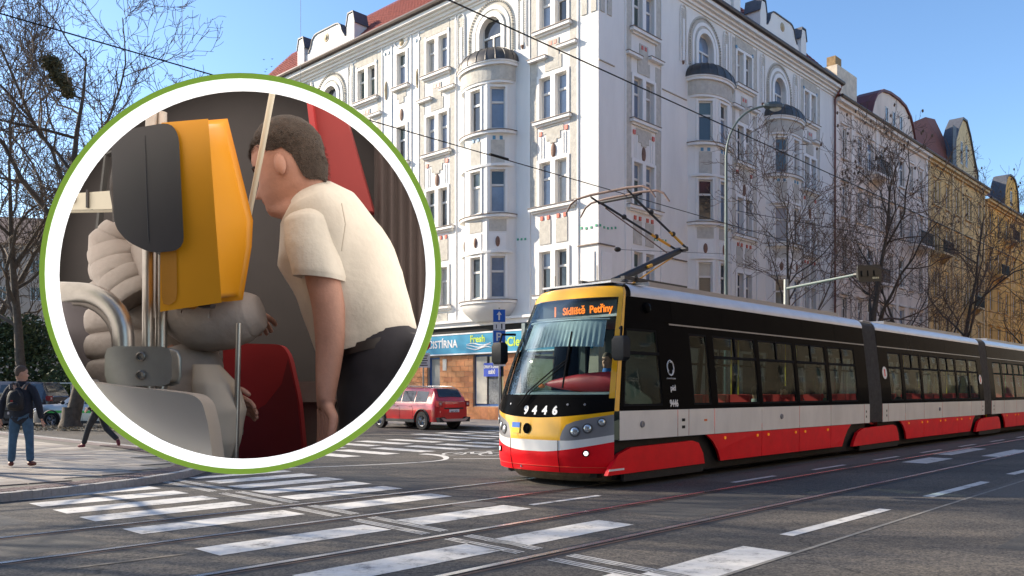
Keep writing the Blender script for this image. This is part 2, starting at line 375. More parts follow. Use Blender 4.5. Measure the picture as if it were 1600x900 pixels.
# zebra over the side street: rows of bars lying along E
def bar(x, y, L=2.1, w=.5, nm='crossing_stripe'):
    e = -N.copy(); e = Vector((.7277, -.6859)); q = Vector((.6859, .7277)) * w
    a = Vector((x, y)); c = a + e * L; b = MB()
    b.add([(*a, Z1), (*c, Z1), (*(c + q), Z1), (*(a + q), Z1)], [(0, 1, 2, 3)]); b.build(nm, PAINT, mk)
for k in range(-3, 6): bar(-3.77 + .79 * k, 22.2 + .82 * k)
for k in range(-3, 6): bar(-4.75 + .79 * k, 25.3 + .84 * k, 2.2)
for k in range(0, 5): bar(-3.6 + .82 * k, 29.6 + .86 * k, 1.6)
hook = smooth_line([(-5.6, 15.9), (-3.7, 16.75), (-2.2, 17.6), (-1.55, 18.3), (-1.5, 19.1), (-1.75, 19.8), (-2.15, 20.2)], 8)
for i, (o_, w0) in enumerate([(0, .1)]):
    b = MB(); n = len(hook); wds = [.05 + .11 * max(0, (k / n - .55)) * 2 for k in range(n)]
    rows = [[], []]
    for k in range(n):
        a = hook[max(k - 1, 0)]; c = hook[min(k + 1, n - 1)]; t = (c - a).normalized(); q = Vector((-t.y, t.x)) * wds[k]
        rows[0].append((*(hook[k] - q), Z1)); rows[1].append((*(hook[k] + q), Z1))
    b.grid(rows, flip=False); b.build('curved_line', PAINT, mk)
dash(-1.3, 18.7, .1, 18.8, .1, 'lane_line'); 
# bicycle symbol
b = MB(); c0 = Vector((-.95, 20.2)); ax = Vector((.98, -.15)); ay = Vector((.15, .98))
def P2(x, y): p = c0 + ax * x + ay * y; return (p.x, p.y, Z1)
def pline(pts, w=.05):
    for i in range(len(pts) - 1):
        a, c = Vector(pts[i]), Vector(pts[i + 1]); t = (c - a).normalized(); q = Vector((-t.y, t.x)) * w
        b.add([P2(*(a - q)), P2(*(c - q)), P2(*(c + q)), P2(*(a + q))], [(0, 1, 2, 3)])
for wx in (-.45, .45): pline([(wx + .26 * math.cos(t * .524), .5 * math.sin(t * .524)) for t in range(13)], .035)
pline([(-.45, 0), (-.15, .7), (.3, .7), (.45, 0)]); pline([(-.15, .7), (0, 0), (.3, .7)]); pline([(.3, .7), (.2, 1.0), (.35, 1.05)])
b.build('bicycle_symbol', PAINT, mk)
# hatching and bars of the far crossing on the right
for k in range(6): stripe(21.5 + k * .15, 24.5 + k * .15, 6.3 - k * 1.0, .4)
stripe(25.2, 27.4, 4.2, .9); stripe(18.6, 20.4, 6.0, .5)
manh = mat('manhole_iron', (.12, .11, .1), .5, metal=.6, var=.3, scale=30, bump=.4)
b = MB(); b.lathe([(.3, 0), (.3, .009), (.02, .009)], 24, (-.5, 11.15, 0)); b.build('manhole_cover', manh, mk)
# ------------------------------------------------------------------ facade helpers (facade frame: x right, y into the wall, z up)
WHITE = mat('white_render', (.77, .755, .72), .75, var=.085, scale=.6, bump=.12, bscale=25, streak=.25)
WTRIM = mat('white_trim', (.80, .79, .765), .65, var=.05, scale=2)
STUC = mat('grey_stucco', (.52, .495, .44), .95, var=.16, scale=5, bump=.9, bscale=22)
ZINC = mat('sill_zinc', (.17, .13, .11), .5, metal=.3, var=.25, scale=4)
CAPM = mat('dome_metal', (.085, .08, .075), .45, metal=.5, var=.35, scale=2)
SLATE = mat('slate', (.07, .075, .09), .6, var=.3, scale=6)
REDT = mat('red_tile', (.55, .10, .05), .4, var=.1); BLUT = mat('blue_tile', (.10, .27, .42), .4, var=.1); GRNT = mat('green_tile', (.06, .36, .2), .4, var=.1)
FRAMEW = mat('window_frame_white', (.66, .64, .6), .5, var=.05)
def wglass(n, c, r=.06): return mat(n, c, r, var=.25, scale=.8, spec=.8, bump=.02, bscale=1.5)
GLD = wglass('pane_dark', (.035, .042, .05)); GLB = wglass('pane_blind', (.17, .22, .30), .12); GLC = wglass('pane_curtain', (.36, .36, .34), .12)
GLG = wglass('pane_green', (.07, .1, .09)); GLASSES = [GLD, GLD, GLD, GLB, GLC, GLG, GLB]
def holes_wall(b, x0, x1, z0, z1, holes, rev=.22, m=0, y=0, back=True, thick=0):
    xs = sorted({x0, x1, *[h[0] for h in holes], *[h[1] for h in holes]}); zs = sorted({z0, z1, *[h[2] for h in holes], *[h[3] for h in holes]})
    xs = [x for x in xs if x0 <= x <= x1]; zs = [z for z in zs if z0 <= z <= z1]
    for i in range(len(xs) - 1):
        for j in range(len(zs) - 1):
            cx, cz = (xs[i] + xs[i + 1]) / 2, (zs[j] + zs[j + 1]) / 2
            if any(h[0] < cx < h[1] and h[2] < cz < h[3] for h in holes): continue
            b.add([(xs[i], y, zs[j]), (xs[i + 1], y, zs[j]), (xs[i + 1], y, zs[j + 1]), (xs[i], y, zs[j + 1])], [(0, 1, 2, 3)], m)
    for a, c, d, e in holes:
        q = y + rev
        b.add([(a, y, d), (c, y, d), (c, y, e), (a, y, e), (a, q, d), (c, q, d), (c, q, e), (a, q, e)],
              [(0, 4, 5, 1), (1, 5, 6, 2), (2, 6, 7, 3), (3, 7, 4, 0)], m)
_win = {}
def window(root, M, x0, x1, z0, z1, y=.16, tr=.64, fm=None, g=None, mull=False, name='window', fw=.07, prob=None):
    """casement window in an opening: frame mesh (part) with its panes as sub-parts"""
    fm = fm or FRAMEW; w, h = x1 - x0, z1 - z0; key = (round(w, 2), round(h, 2), tr, fm.name, mull, fw)
    if key not in _win:
        b = MB()
        b.box(0, fw, 0, .08, 0, h); b.box(w - fw, w, 0, .08, 0, h); b.box(fw, w - fw, 0, .08, 0, fw); b.box(fw, w - fw, 0, .08, h - fw, h)
        if tr: b.box(fw, w - fw, -.02, .08, h * tr - .05, h * tr + .05)
        if mull: b.box(w / 2 - .04, w / 2 + .04, -.012, .07, fw, (h * tr - .05) if tr else h - fw)
        fr = b.mesh('window_frame', fm); ps = []
        spans = [(fw, h * tr - .05), (h * tr + .05, h - fw)] if tr else [(fw, h - fw)]
        for a, c in spans:
            cols = [(fw, w / 2 - .04), (w / 2 + .04, w - fw)] if (mull and a == fw) else [(fw, w - fw)]
            for p, q in cols:
                b = MB(); b.box(p, q, .035, .055, a, c); ps.append({m.name: b.mesh('pane', m) for m in GLASSES})
        _win[key] = (fr, ps)
    fr, ps = _win[key]; o = link(name, fr, root, M @ Matrix.Translation((x0, y, z0)))
    gm = g or random.choice(GLASSES)
    for i, p in enumerate(ps):
        gg = gm if random.random() < .75 or g else random.choice(GLASSES); link('pane', p[gg.name], o)
    return o
ROWS = [(6.0, 8.0), (10.1, 12.15), (14.1, 16.1), (18.3, 20.15)]
def white_facade(root, M, x0, x1, pairs, bays, singles, shop_holes, corner_side):
    holes = []
    for c in pairs:
        for a, d in ROWS: holes += [(c - .83, c - .14, a, d), (c + .14, c + .83, a, d)]
    for c in singles:
        for a, d in ROWS: holes.append((c - .38, c + .38, a, d))
    for c in bays: holes.append((c - .75, c + .75, 17.6, 19.98))
    # corner fillers of the arches, so the hole is round-headed
    b = MB(); holes_wall(b, x0, x1, 4.95, 21.0, holes, .26); holes_wall(b, x0, x1, 0, 4.95, shop_holes, .35, 1)
    for c in bays:
        for s in (-1, 1):
            pts = [(c + s * .75, 19.98)] + [(c + s * .75 * math.cos(t * math.pi / 16), 19.23 + .75 * math.sin(t * math.pi / 16)) for t in range(9)]
            for i in range(1, 9):
                p, q, r = pts[0], pts[i], pts[i + 1]
                b.add([(p[0], 0, p[1]), (q[0], 0, q[1]), (r[0], 0, r[1]), (q[0], .26, q[1]), (r[0], .26, r[1])], [(0, 1, 2), (1, 3, 4, 2)])
    b.build('wall', [WHITE, mat('ground_floor_render', (.36, .3, .25), .85, var=.15)], root, M)
    S = lambda n, a, c, y, yy, z, zz, m, **k: slab(n, a, c, y, yy, z, zz, m, root, M, **k)
    for c in pairs:
        for i, (a, d) in enumerate(ROWS):
            for p, q in ((c - .83, c - .14), (c + .14, c + .83)): window(root, M, p, q, a, d)
            # surround
            S('surround', c - .98, c - .832, -.06, .0, a, d + .14, WTRIM); S('surround', c + .832, c + .98, -.06, .0, a, d + .14, WTRIM)
            S('mullion', c - .138, c + .138, -.06, .0, a, d + .002, WTRIM); S('lintel', c - .832, c + .832, -.055, .0, d + .004, d + .15, WTRIM)
            wl_ = .25 if i in (1,) else 0
            S('sill', c - 1.12 - wl_, c + 1.12 + wl_, -.24, 0, a - .17, a - .03, WTRIM); S('sill_cover', c - 1.15 - wl_, c + 1.15 + wl_, -.28, 0, a - .028, a - .005, ZINC)
            S('sill_moulding', c - 1.02 - wl_, c + 1.02 + wl_, -.12, 0, a - .26, a - .172, WTRIM)
        for s in (-1, 1):
            e0, e1 = sorted((c + s * 1.0, c + s * 1.42))
            S('stucco_panel', e0, e1, -.02, 0, 10.2, 17.0, STUC); S('stucco_panel', e0, e1, -.02, 0, 17.2, 20.75, STUC)
            e = c + s * 1.46; S('edge_moulding', e - .035, e + .035, -.05, 0, 4.96, 20.9, WTRIM)
        S('stucco_panel', c - .98, c + .98, -.03, 0, 20.35, 20.85, STUC)
        # between top floors
        S('ledge', c - 1.45, c - .35, -.22, 0, 16.95, 17.07, WTRIM); S('ledge_cover', c - 1.48, c - .33, -.25, 0, 17.072, 17.095, ZINC)
        S('ledge', c + .35, c + 1.45, -.22, 0, 17.18, 17.30, WTRIM); S('ledge_cover', c + .33, c + 1.48, -.25, 0, 17.302, 17.325, ZINC)
        S('stucco_panel', c - .34, c + .34, -.035, 0, 16.45, 17.75, STUC)
        S('stucco_panel', c - .5, c + .5, -.03, 0, 16.35, 16.95, STUC)
        for q in (-.15, .12): S('glazed_tile', c + q - .07, c + q + .09, -.05, 0, 17.5, 17.68, REDT)
        for s in (-.92, .92): S('glazed_tile', c + s * 1.0 - .06, c + s * 1.0 + .06, -.07, 0, 20.2, 20.38, BLUT)
        # between rows 3 and 2 from the top
        S('stucco_panel', c - .62, c + .62, -.03, 0, 13.45, 13.75, STUC); S('stucco_panel', c - .42, c + .42, -.034, 0, 13.12, 13.46, STUC); S('stucco_panel', c - .2, c + .2, -.038, 0, 12.98, 13.14, STUC)
        for s in (-1, 1): S('glazed_tile', c + s * .78 - .09, c + s * .78 + .09, -.05, 0, 13.42, 13.62, REDT)
        b = MB(); b.lathe([(0, -.09), (.1, -.085), (.16, -.06), (.19, 0)], 14, (0, 0, 0), 'y'); 
        o = b.build('medallion', mat('medallion_red', (.20, .11, .075), .7, var=.3, scale=12), root, M @ Matrix.Translation((c, 0, 12.62)) @ Matrix.Diagonal((.75, 1, 1.9, 1)), smooth=True)
        for s in (-.6, .6):
            S('flute', c + s - .02, c + s + .02, -.03, 0, 12.35, 13.35, WTRIM); S('flute', c + s * 1.25 - .02, c + s * 1.25 + .02, -.03, 0, 12.35, 13.35, WTRIM)
        # between rows 1 and 2
        for s in (-1, 1):
            S('stucco_panel', c + s * .5 - .34, c + s * .5 + .34, -.03, 0, 8.35, 9.45, STUC)
            for q in (-.2, .2): S('glazed_tile', c + s * .5 + q - .08, c + s * .5 + q + .08, -.05, 0, 9.47, 9.66, REDT)
        S('stucco_panel', c - .8, c + .8, -.03, 0, 5.15, 5.6, STUC)
    for c in singles:
        for i, (a, d) in enumerate(ROWS):
            window(root, M, c - .38, c + .38, a, d)
            S('surround', c - .56, c - .382, -.06, 0, a, d + .15, WTRIM); S('surround', c + .382, c + .56, -.06, 0, a, d + .15, WTRIM)
            S('lintel', c - .38, c + .38, -.055, 0, d + .004, d + .15, WTRIM)
            S('sill', c - .72, c + .72, -.22, 0, a - .17, a - .03, WTRIM); S('sill_cover', c - .75, c + .75, -.26, 0, a - .028, a - .005, ZINC)
            S('stucco_panel', c - .4, c + .4, -.03, 0, a - .62, a - .26, STUC); S('stucco_panel', c - .22, c + .22, -.034, 0, a - .9, a - .6, STUC)
        for s in (-1, 1):
            S('edge_moulding', c + s * .85 - .03, c + s * .85 + .03, -.05, 0, 4.96, 20.9, WTRIM)
            b = MB(); b.lathe([(0, -.12), (.06, -.1), (.1, -.03), (.1, 0)], 10, (0, 0, 0), 'y'); b.build('pendant', mat('ochre_ornament', (.42, .33, .2), .7, var=.2), root, M @ Matrix.Translation((c + s * 1.35, 0, 18.4)) @ Matrix.Diagonal((.9, 1, 5.5, 1)), smooth=True)
            for q in (-.12, .2): S('glazed_tile', c + s * 1.35 + q - .06, c + s * 1.35 + q + .06, -.05, 0, 20.4, 20.56, BLUT)
        b = MB(); b.lathe([(0, -.08), (.1, -.07), (.17, -.05), (.19, 0)], 14, (0, 0, 0), 'y'); b.build('medallion', MATS['medallion_red'], root, M @ Matrix.Translation((c, 0, 16.75)) @ Matrix.Diagonal((.7, 1, 1.8, 1)), smooth=True)
        b = MB(); b.tube([(c + .55 * math.cos(t), -.05, 20.85 + .4 * math.sin(t)) for t in [math.pi + k * math.pi / 10 for k in range(11)]], .04, 6); b.build('swag', WTRIM, root, M)
        b = MB(); b.lathe([(0, -.07), (.12, -.06), (.2, 0)], 14, (c, 0, 20.72), 'y'); b.build('rosette', MATS['ochre_ornament'], root, M, smooth=True)
    # ---- bays
    A, Bd = 1.7, 1.05
    pts = [(-A, 0), (-1.5, -.32), (-.75, -Bd), (.75, -Bd), (1.5, -.32), (A, 0)]
    def oval(k, o=0, n=20):
        a, bb = (1.72 + o) * k, (1.22 + o) * k
        return [(-a * math.cos(math.pi * i / n), -bb * (math.sin(math.pi * i / n) ** .8)) for i in range(n + 1)]
    for c in bays:
        T = M @ Matrix.Translation((c, 0, 0))
        for i in range(5):
            p, q = Vector(pts[i]), Vector(pts[i + 1]); L = (q - p).length; an = math.atan2(q.y - p.y, q.x - p.x)
            F = T @ Matrix.Translation((p.x, p.y, 0)) @ Matrix.Rotation(an, 4, 'Z'); b = MB()
            if i in (0, 4): holes_wall(b, 0, L, 5.8, 17.1, []); b.build('bay_wall', WHITE, root, F); continue
            ww = .36 if i != 2 else .34
            ctr = [L / 2] if i != 2 else [L / 2 - .0]
            hl = [(cc - ww, cc + ww, a, d) for cc in ctr for a, d in ROWS[:3]]
            holes_wall(b, 0, L, 5.8, 17.1, hl, .2); b.build('bay_wall', WHITE, root, F)
            for (a0, c0, a, d) in hl:
                window(root, F, a0, c0, a, d, y=.1)
                slab('surround', a0 - .11, a0 - .002, -.05, 0, a, d + .11, WTRIM, root, F); slab('surround', c0 + .002, c0 + .11, -.05, 0, a, d + .11, WTRIM, root, F)
                slab('lintel', a0, c0, -.045, 0, d + .003, d + .11, WTRIM, root, F)
            m = L / 2
            slab('stucco_panel', m - .33, m + .33, -.02, 0, 12.45, 13.55, STUC, root, F); slab('stucco_panel', m - .42, m + .42, -.02, 0, 9.2, 9.75, STUC, root, F)
            for q in (-.17, .17): slab('glazed_tile', m + q - .07, m + q + .07, -.04, 0, 13.58, 13.75, BLUT, root, F)
            slab('raised_panel', m - .4, m + .4, -.03, 0, 8.3, 9.1, WTRIM, root, F)
            b = MB(); b.lathe([(0, -.1), (.1, -.09), (.15, -.06), (.17, 0)], 12, (0, 0, 0), 'y'); b.build('medallion', MATS['medallion_red'], root, F @ Matrix.Translation((m, 0, 8.7)) @ Matrix.Diagonal((.7, 1, 1.6, 1)), smooth=True)
        # mouldings round the bay
        for z, nm in ((14.02, 'sill'), (10.02, 'sill'), (5.92, 'sill')):
            b = MB(); b.prism(oval(1, .02), z - .16, z - .03); b.build(nm, WTRIM, root, T); b = MB(); b.prism(oval(1, .06), z - .028, z); b.build('sill_cover', ZINC, root, T)
        for z in (12.3, 16.27, 8.15):
            b = MB(); b.prism(oval(.985, -.04), z, z + .12); b.build('moulding', WTRIM, root, T)
        b = MB(); b.prism(oval(1, -.03), 16.39, 17.1); b.build('frieze', STUC, root, T)
        b = MB(); b.prism(oval(1, .08), 17.1, 17.24); b.prism(oval(1, .14), 17.242, 17.3); b.build('bay_cornice', WTRIM, root, T)
        b = MB(); rings = []
        for i in range(8):
            t = i / 7 * math.pi / 2; rings.append([(x, y, 17.302 + .98 * math.sin(t)) for x, y in oval(max(.03, math.cos(t) ** .8), .16 * math.cos(t))])
        b.loft(rings); b.build('dome', CAPM, root, T, smooth=True)
        b = MB()
        for j in range(1, 20, 2): b.tube([rings[i][j] for i in range(7)], .03, 5)
        b.build('dome_rib', CAPM, root, T)
        b = MB(); rings = []
        for i in range(7):
            t = i / 6; k = .55 + .45 * math.sin(t * math.pi / 2); rings.append([(x, y, 4.95 + .8 * t) for x, y in oval(k, -.05)])
        b.loft(rings); b.build('corbel', WHITE, root, T, smooth=True)
        # arch window above the dome
        o = window(root, M, c - .75, c + .75, 17.6, 19.98, y=.18, tr=.62, mull=True, g=GLB if random.random() < .5 else GLD, fw=.1)
        # arch mouldings
        def arc(r0, r1, y, z0=18.0, spring=19.23):
            bb = MB(); row0 = [(c - r0, y, z0)] + [(c - r0 * math.cos(math.pi * t / 16), y, spring + r0 * math.sin(math.pi * t / 16)) for t in range(17)] + [(c + r0, y, z0)]
            row1 = [(c - r1, y, z0)] + [(c - r1 * math.cos(math.pi * t / 16), y, spring + r1 * math.sin(math.pi * t / 16)) for t in range(17)] + [(c + r1, y, z0)]
            bb.grid([row0, row1]); bb.grid([row1, [(p[0], 0, p[2]) for p in row1]]); bb.grid([[(p[0], 0, p[2]) for p in row0], row0]); return bb
        arc(.75, .98, -.1).build('arch_moulding', WTRIM, root, M); arc(1.12, 1.3, -.06).build('arch_moulding', WTRIM, root, M)
        bb = arc(.99, 1.62, -.02); bb.build('stucco_panel', STUC, root, M)
        b = MB()
        for t in range(34):
            aa = math.pi * t / 33; b.blob((c - 1.5 * math.cos(aa), -.06, 19.23 + 1.5 * math.sin(aa)), (.05, .05, .05), seg=6, rings=4)
        for s in (-1, 1):
            for k in range(12): b.blob((c + s * 1.5, -.06, 19.15 - k * .11), (.045, .05, .045), seg=6, rings=4)
        b.build('bead_moulding', STUC, root, M, kind='stuff')
        for s in (-1, 1):
            e = c + s * 2.12
            S('stucco_panel', e - .23, e + .23, -.04, 0, 18.6, 20.6, STUC); S('pilaster_strip', e - .08, e + .08, -.07, 0, 18.0, 20.1, WTRIM)
            b = MB(); b.tube([(e - .27, -.04, 17.9), (e - .27, -.04, 20.5), (e - .19, -.04, 20.72), (e, -.04, 20.8), (e + .19, -.04, 20.72), (e + .27, -.04, 20.5), (e + .27, -.04, 17.9)], .035, 6)
            for k in range(22):
                for q in (-.2, .2): b.blob((e + q, -.06, 20.45 - k * .11), (.035, .04, .035), seg=5, rings=3)
            b.build('bead_moulding', WTRIM, root, M, kind='stuff')
            b = MB(); b.lathe([(0, -.1), (.06, -.08), (.09, 0)], 10, (0, 0, 0), 'y'); b.build('medallion', MATS['medallion_red'], root, M @ Matrix.Translation((e, 0, 17.95)) @ Matrix.Diagonal((.8, 1, 1.5, 1)))
    # ---- cornice and gutter
    for z, zz, d, nm, m in ((20.9, 21.02, .08, 'string_course', WTRIM), (21.02, 21.18, .2, 'cornice', WTRIM), (21.18, 21.3, .36, 'cornice', WTRIM), (21.3, 21.5, .55, 'cornice', WTRIM), (4.78, 5.0, .25, 'shop_cornice', WTRIM), (5.0, 5.12, .38, 'shop_cornice', WTRIM)):
        a0, a1 = (x0, x1 + (d if corner_side == 1 else 0)) if corner_side == 1 else (x0, x1)
        S(nm, a0 + (0 if corner_side == 1 else .003), a1, -d, 0 if z < 21.3 else .2, z, zz, m)
    b = MB(); r = .14; b.tube([(x0, -.62, 21.62), (x1 + (.62 if corner_side == 1 else 0), -.62, 21.62)], r, 8); b.build('gutter', mat('gutter_metal', (.07, .055, .05), .45, metal=.5, var=.2), root, M)
def parapet(root, M, c, W=3.0):
    b = MB(); z0 = 21.55
    pr = [(-W + .8, z0), (-W + .8, 22.35), (-W + 1.1, 22.4), (-W + 1.35, 22.7), (-W + 1.5, 23.1), (-W + 1.75, 23.3), (-1.0, 23.35), (1.0, 23.35), (W - 1.75, 23.3), (W - 1.5, 23.1), (W - 1.35, 22.7), (W - 1.1, 22.4), (W - .8, 22.35), (W - .8, z0)]
    b.prism([(x, z) for x, z in pr], -.3, .1, P=lambda x, z, y: (c + x, y, z)); b.build('parapet', WHITE, root, M)
    b = MB()
    for i in range(2, len(pr) - 3):
        (xa, za), (xb, zb) = pr[i], pr[i + 1]; b.add([(c + xa, -.36, za), (c + xb, -.36, zb), (c + xb, .16, zb), (c + xa, .16, za), (c + xa, -.36, za + .07), (c + xb, -.36, zb + .07), (c + xb, .16, zb + .07), (c + xa, .16, za + .07)], [(0, 1, 5, 4), (4, 5, 6, 7), (3, 7, 6, 2), (0, 3, 2, 1)])
    b.build('parapet_coping', SLATE, root, M)
    for s in (-1, 1):
        b = MB(); e = c + s * (W - .4); b.prism([(-.36, z0), (.36, z0), (.36, 22.9), (.2, 23.45), (-.2, 23.45), (-.36, 22.9)], -.42, .5, P=lambda x, z, y: (e + x, y, z)); p = b.build('parapet_pier', WHITE, root, M)
        b = MB(); b.prism([(.40, 22.85), (.23, 23.5), (-.23, 23.5), (-.40, 22.85), (-.46, 22.85), (-.27, 23.58), (.27, 23.58), (.46, 22.85)], -.46, .55, P=lambda x, z, y: (e + x, y, z)); b.build('pier_cap', SLATE, p)
    b = MB(); b.lathe([(0, -.38), (.14, -.36), (.17, -.33), (.24, -.33), (.27, -.3)], 16, (c, 0, 22.85), 'y'); b.build('rosette', MATS['medallion_red'] if False else mat('ochre_ornament', (.42, .33, .2)), root, M, smooth=True)
# ------------------------------------------------------------------ the white corner house
house = thing('corner_house', 'white corner house with grey stucco panels and rounded bays above a blue shop sign', 'building', (CX, CY, 0), ANG)
I4 = Matrix(); ML = Matrix.Rotation(-math.pi / 2, 4, 'Z')
shop = [(-7.87, -5.77, .79, 3.34), (-11.35, -10.45, .12, 3.3), (-16.5, -13.6, .79, 3.34), (-4.6, -2.6, .79, 3.34), (-1.9, -.7, .12, 3.3)]
white_facade(house, ML, -29, 0, [-2.6, -10.65, -16.75, -23.9], [-6.65, -20.35, -27.0], [-13.6], shop, 1)
rshop = [(1.0 + k * 4.0, 3.4 + k * 4.0, .8, 3.6) for k in range(6)]
white_facade(house, I4, 0, 25.35, [3.45, 13.15, 21.6], [9.0, 17.4], [], rshop, 0)
parapet(house, ML, -20.35); parapet(house, ML, -6.65); parapet(house, I4, 9.0); parapet(house, I4, 17.2)
# wall body behind (closes the house) and roof
dark_in = mat('dark_interior', (.03, .028, .025), .9, var=0)
b = MB(); b.box(.5, 25.3, .5, 28.9, .01, 21.4); b.build('inner_core', dark_in, house)
TILER = mat('red_roof_tile', (.34, .085, .055), .7, var=.3, scale=4)
def roof_plane(root, M, x0, x1, y0, z0, y1, z1, mt=None, tiles=True):
    b = MB(); b.box(x0, x1, y0, y1, 0, .1, P=lambda x, y, z: (x, y, z0 + (z1 - z0) * (y - y0) / (y1 - y0) + z - .12)); r = b.build('roof', mt or TILER, root, M)
    if tiles:
        b = MB(); L = math.hypot(y1 - y0, z1 - z0); n = int(L / .34); k = int((x1 - x0) / .27)
        for i in range(n):
            for j in range(k):
                xa = x0 + j * (x1 - x0) / k; t0, t1 = i / n, (i + 1.12) / n; rz = random.uniform(0, .012)
                ya, yb = y0 + (y1 - y0) * t0, y0 + (y1 - y0) * t1; za, zb = z0 + (z1 - z0) * t0, z0 + (z1 - z0) * t1; w = (x1 - x0) / k
                b.add([(xa, ya, za + .06 + rz), (xa + w * .5, ya, za + .10 + rz), (xa + w, ya, za + .05 + rz), (xa, yb, zb + .01), (xa + w * .5, yb, zb + .05), (xa + w, yb, zb)], [(0, 1, 4, 3), (1, 2, 5, 4)])
        b.build('roof_tiles', mt or TILER, r, kind='stuff')
    return r
roof_plane(house, ML, -29, -1, -.45, 21.72, 2.7, 25.1)
roof_plane(house, I4, 1, 25.3, -.45, 21.72, 2.7, 25.1)
b = MB(); b.box(2.75, 24, 2.75, 28, 21.3, 25.0); b.build('roof_flat', SLATE, house)
for x in (20.6, 23.4):
    slab('chimney', x, x + 1.1, 2.0, 3.0, 22, 25.0, mat('chimney_render', (.55, .48, .4), .9, var=.2), house)
b = MB(); b.tube([(25.2, -.62, 21.6), (25.2, -.45, 21.2), (25.2, -.12, 20.7), (25.2, -.12, .3)], .06, 8); b.build('downpipe', mat('brown_pipe', (.16, .05, .035), .5, metal=.3), house)
for s, M_ in ((-1, ML), (1, I4)):
    for x in ((.0, 1.15), (4.95, 7.2 if s == 1 else 5.1)):
        a, c = sorted((s * x[0], s * x[1]))
        if c - a > .3: slab('thin_ledge', a, c, -.07, 0, 8.0, 8.05, ZINC, house, M_); slab('thin_ledge', a, c, -.05, 0, 16.1, 16.14, mat('beige_trim', (.45, .38, .3)), house, M_) if s == 1 else None
    for k in range(8):
        x = s * (.12 + k * .28)
        if k * .28 < 1.05 or s == 1 and k < 5: slab('glazed_tile', x - .05, x + .05, -.03, 0, 8.78 - .06 * math.sin(k), 8.88 - .06 * math.sin(k), GRNT, house, M_)
    for k in range(5):
        x = s * (4.35 + k * .24); slab('glazed_tile', x - .05, x + .05, -.03, 0, 8.7 + .02 * k, 8.8 + .02 * k, GRNT, house, M_)
    for z0_, z1_ in ((17.7, 20.6),):
        slab('stucco_panel', *sorted((s * .1, s * .42)), -.04, 0, 18.3, 20.8, STUC, house, M_); slab('stucco_panel', *sorted((s * .62, s * .94)), -.04, 0, 18.3, 20.8, STUC, house, M_)
# string of raised panels on the corner piers, first floor
for s, M_ in ((-1, ML), (1, I4)):
    slab('raised_panel', *sorted((s * .2, s * .95)), -.04, 0, 5.5, 7.7, WTRIM, house, M_)
# small boxes on sills
PURP = mat('purple_planter', (.2, .06, .42), .5, var=.1)
for x in (8.62, 9.38):
    tag(slab('planter', x - .33, x + .33, -.3, -.08, 18.02, 18.22, PURP, None, Matrix.Translation((CX, CY, 0)) @ STREET), 'purple window box under the arched window, the %s one of two' % ('nearer' if x < 9 else 'farther'), 'planter', 'purple window boxes')
# ---- shop front
BLUE = mat('sign_blue', (.005, .27, .47), .45, var=.06); BFR = mat('blue_window_frame', (.02, .10, .32), .5, var=.1)
STONE = [mat('facing_stone_%s' % n, c, .55, var=.18, scale=7, bump=.15) for n, c in (('orange', (.52, .19, .055)), ('brown', (.44, .15, .045)), ('tan', (.55, .23, .08)))]
tile_me = []
b = MB(); b.box(.006, .554, -.045, 0, .006, .262); tile_me = [b.mesh('facing_stone', m) for m in STONE]
for (xa, xb) in ((-5.75, -4.6), (-10.4, -7.9), (-13.55, -11.4), (-2.6, -1.95)):
    n = max(1, round((xb - xa) / .56)); w = (xb - xa) / n
    for r in range(12):
        for k in range(n + (r % 2)):
            x = xa + (k - .5 * (r % 2)) * w; x_0, x_1 = max(x, xa), min(x + w, xb)
            link('facing_stone', random.choice(tile_me), house, ML @ Matrix.Translation((x_0, 0, .1 + r * .27)) @ Matrix.Diagonal(((x_1 - x_0) / .56, random.uniform(.9, 1.05), 1, 1)))
for (xa, xb) in ((-7.9, -5.75), (-4.6, -2.6), (-16.5, -13.6)):
    for k in range(4): w = (xb - xa) / 4; slab('plinth_stone', xa + k * w + .004, xa + (k + 1) * w - .004, -.06, 0, .1, .74, STONE[k % 2], house, ML)
S = lambda n, a, c, y, yy, z, zz, m, **k: slab(n, a, c, y, yy, z, zz, m, house, ML, **k)
for a, c, z, zz in shop:
    o = window(house, ML, a, c, z, zz, y=.12, tr=0, fm=BFR, g=GLG if z > .5 else GLC, name='shop_window' if z > .5 else 'shop_door', fw=.09)
CREAM = mat('cream_panel', (.5, .47, .4), .6, var=.1)
slab('wall_panel', -7.75, -7.0, .05, .14, .9, 3.25, CREAM, house, ML); slab('curtain', -6.9, -6.1, .1, .14, .9, 2.6, mat('striped_curtain', (.18, .19, .2), .9, var=.4, scale=9), house, ML)
fas = thing('shop_sign', 'long blue shop fascia with white and yellow-green lettering along the corner house', 'sign', (0, 0, 0))
fas.matrix_world = Matrix.Translation((CX, CY, 0)) @ STREET @ ML
slab('panel', -14.5, -.3, -.24, -.0, 3.42, 4.46, BLUE, fas); slab('border', -14.52, -.28, -.26, -.238, 4.40, 4.47, mat('sign_white', (.8, .8, .8), .5, var=0), fas); slab('border', -14.52, -.28, -.26, -.238, 3.38, 3.44, MATS['sign_white'], fas)
slab('shade_strip', -14.5, -.3, -.1, -.0, 4.47, 4.78, dark_in, house, ML)  # dark strip on the wall; the shade above the sign is in its colour
YG = mat('sign_lime', (.55, .75, .05), .5, var=0); WS = MATS['sign_white']
def txt(s, x, z, size, m, w=1): link('lettering', text_mesh(s, size, m, .004, 'LEFT', .012, w), fas, face_matrix((x, -.25, z), (1, 0, 0)))
txt('ECO', -11.95, 3.88, .42, YG); txt('\u010cIST\u00cdRNA', -11.1, 3.93, .55, WS, .95)
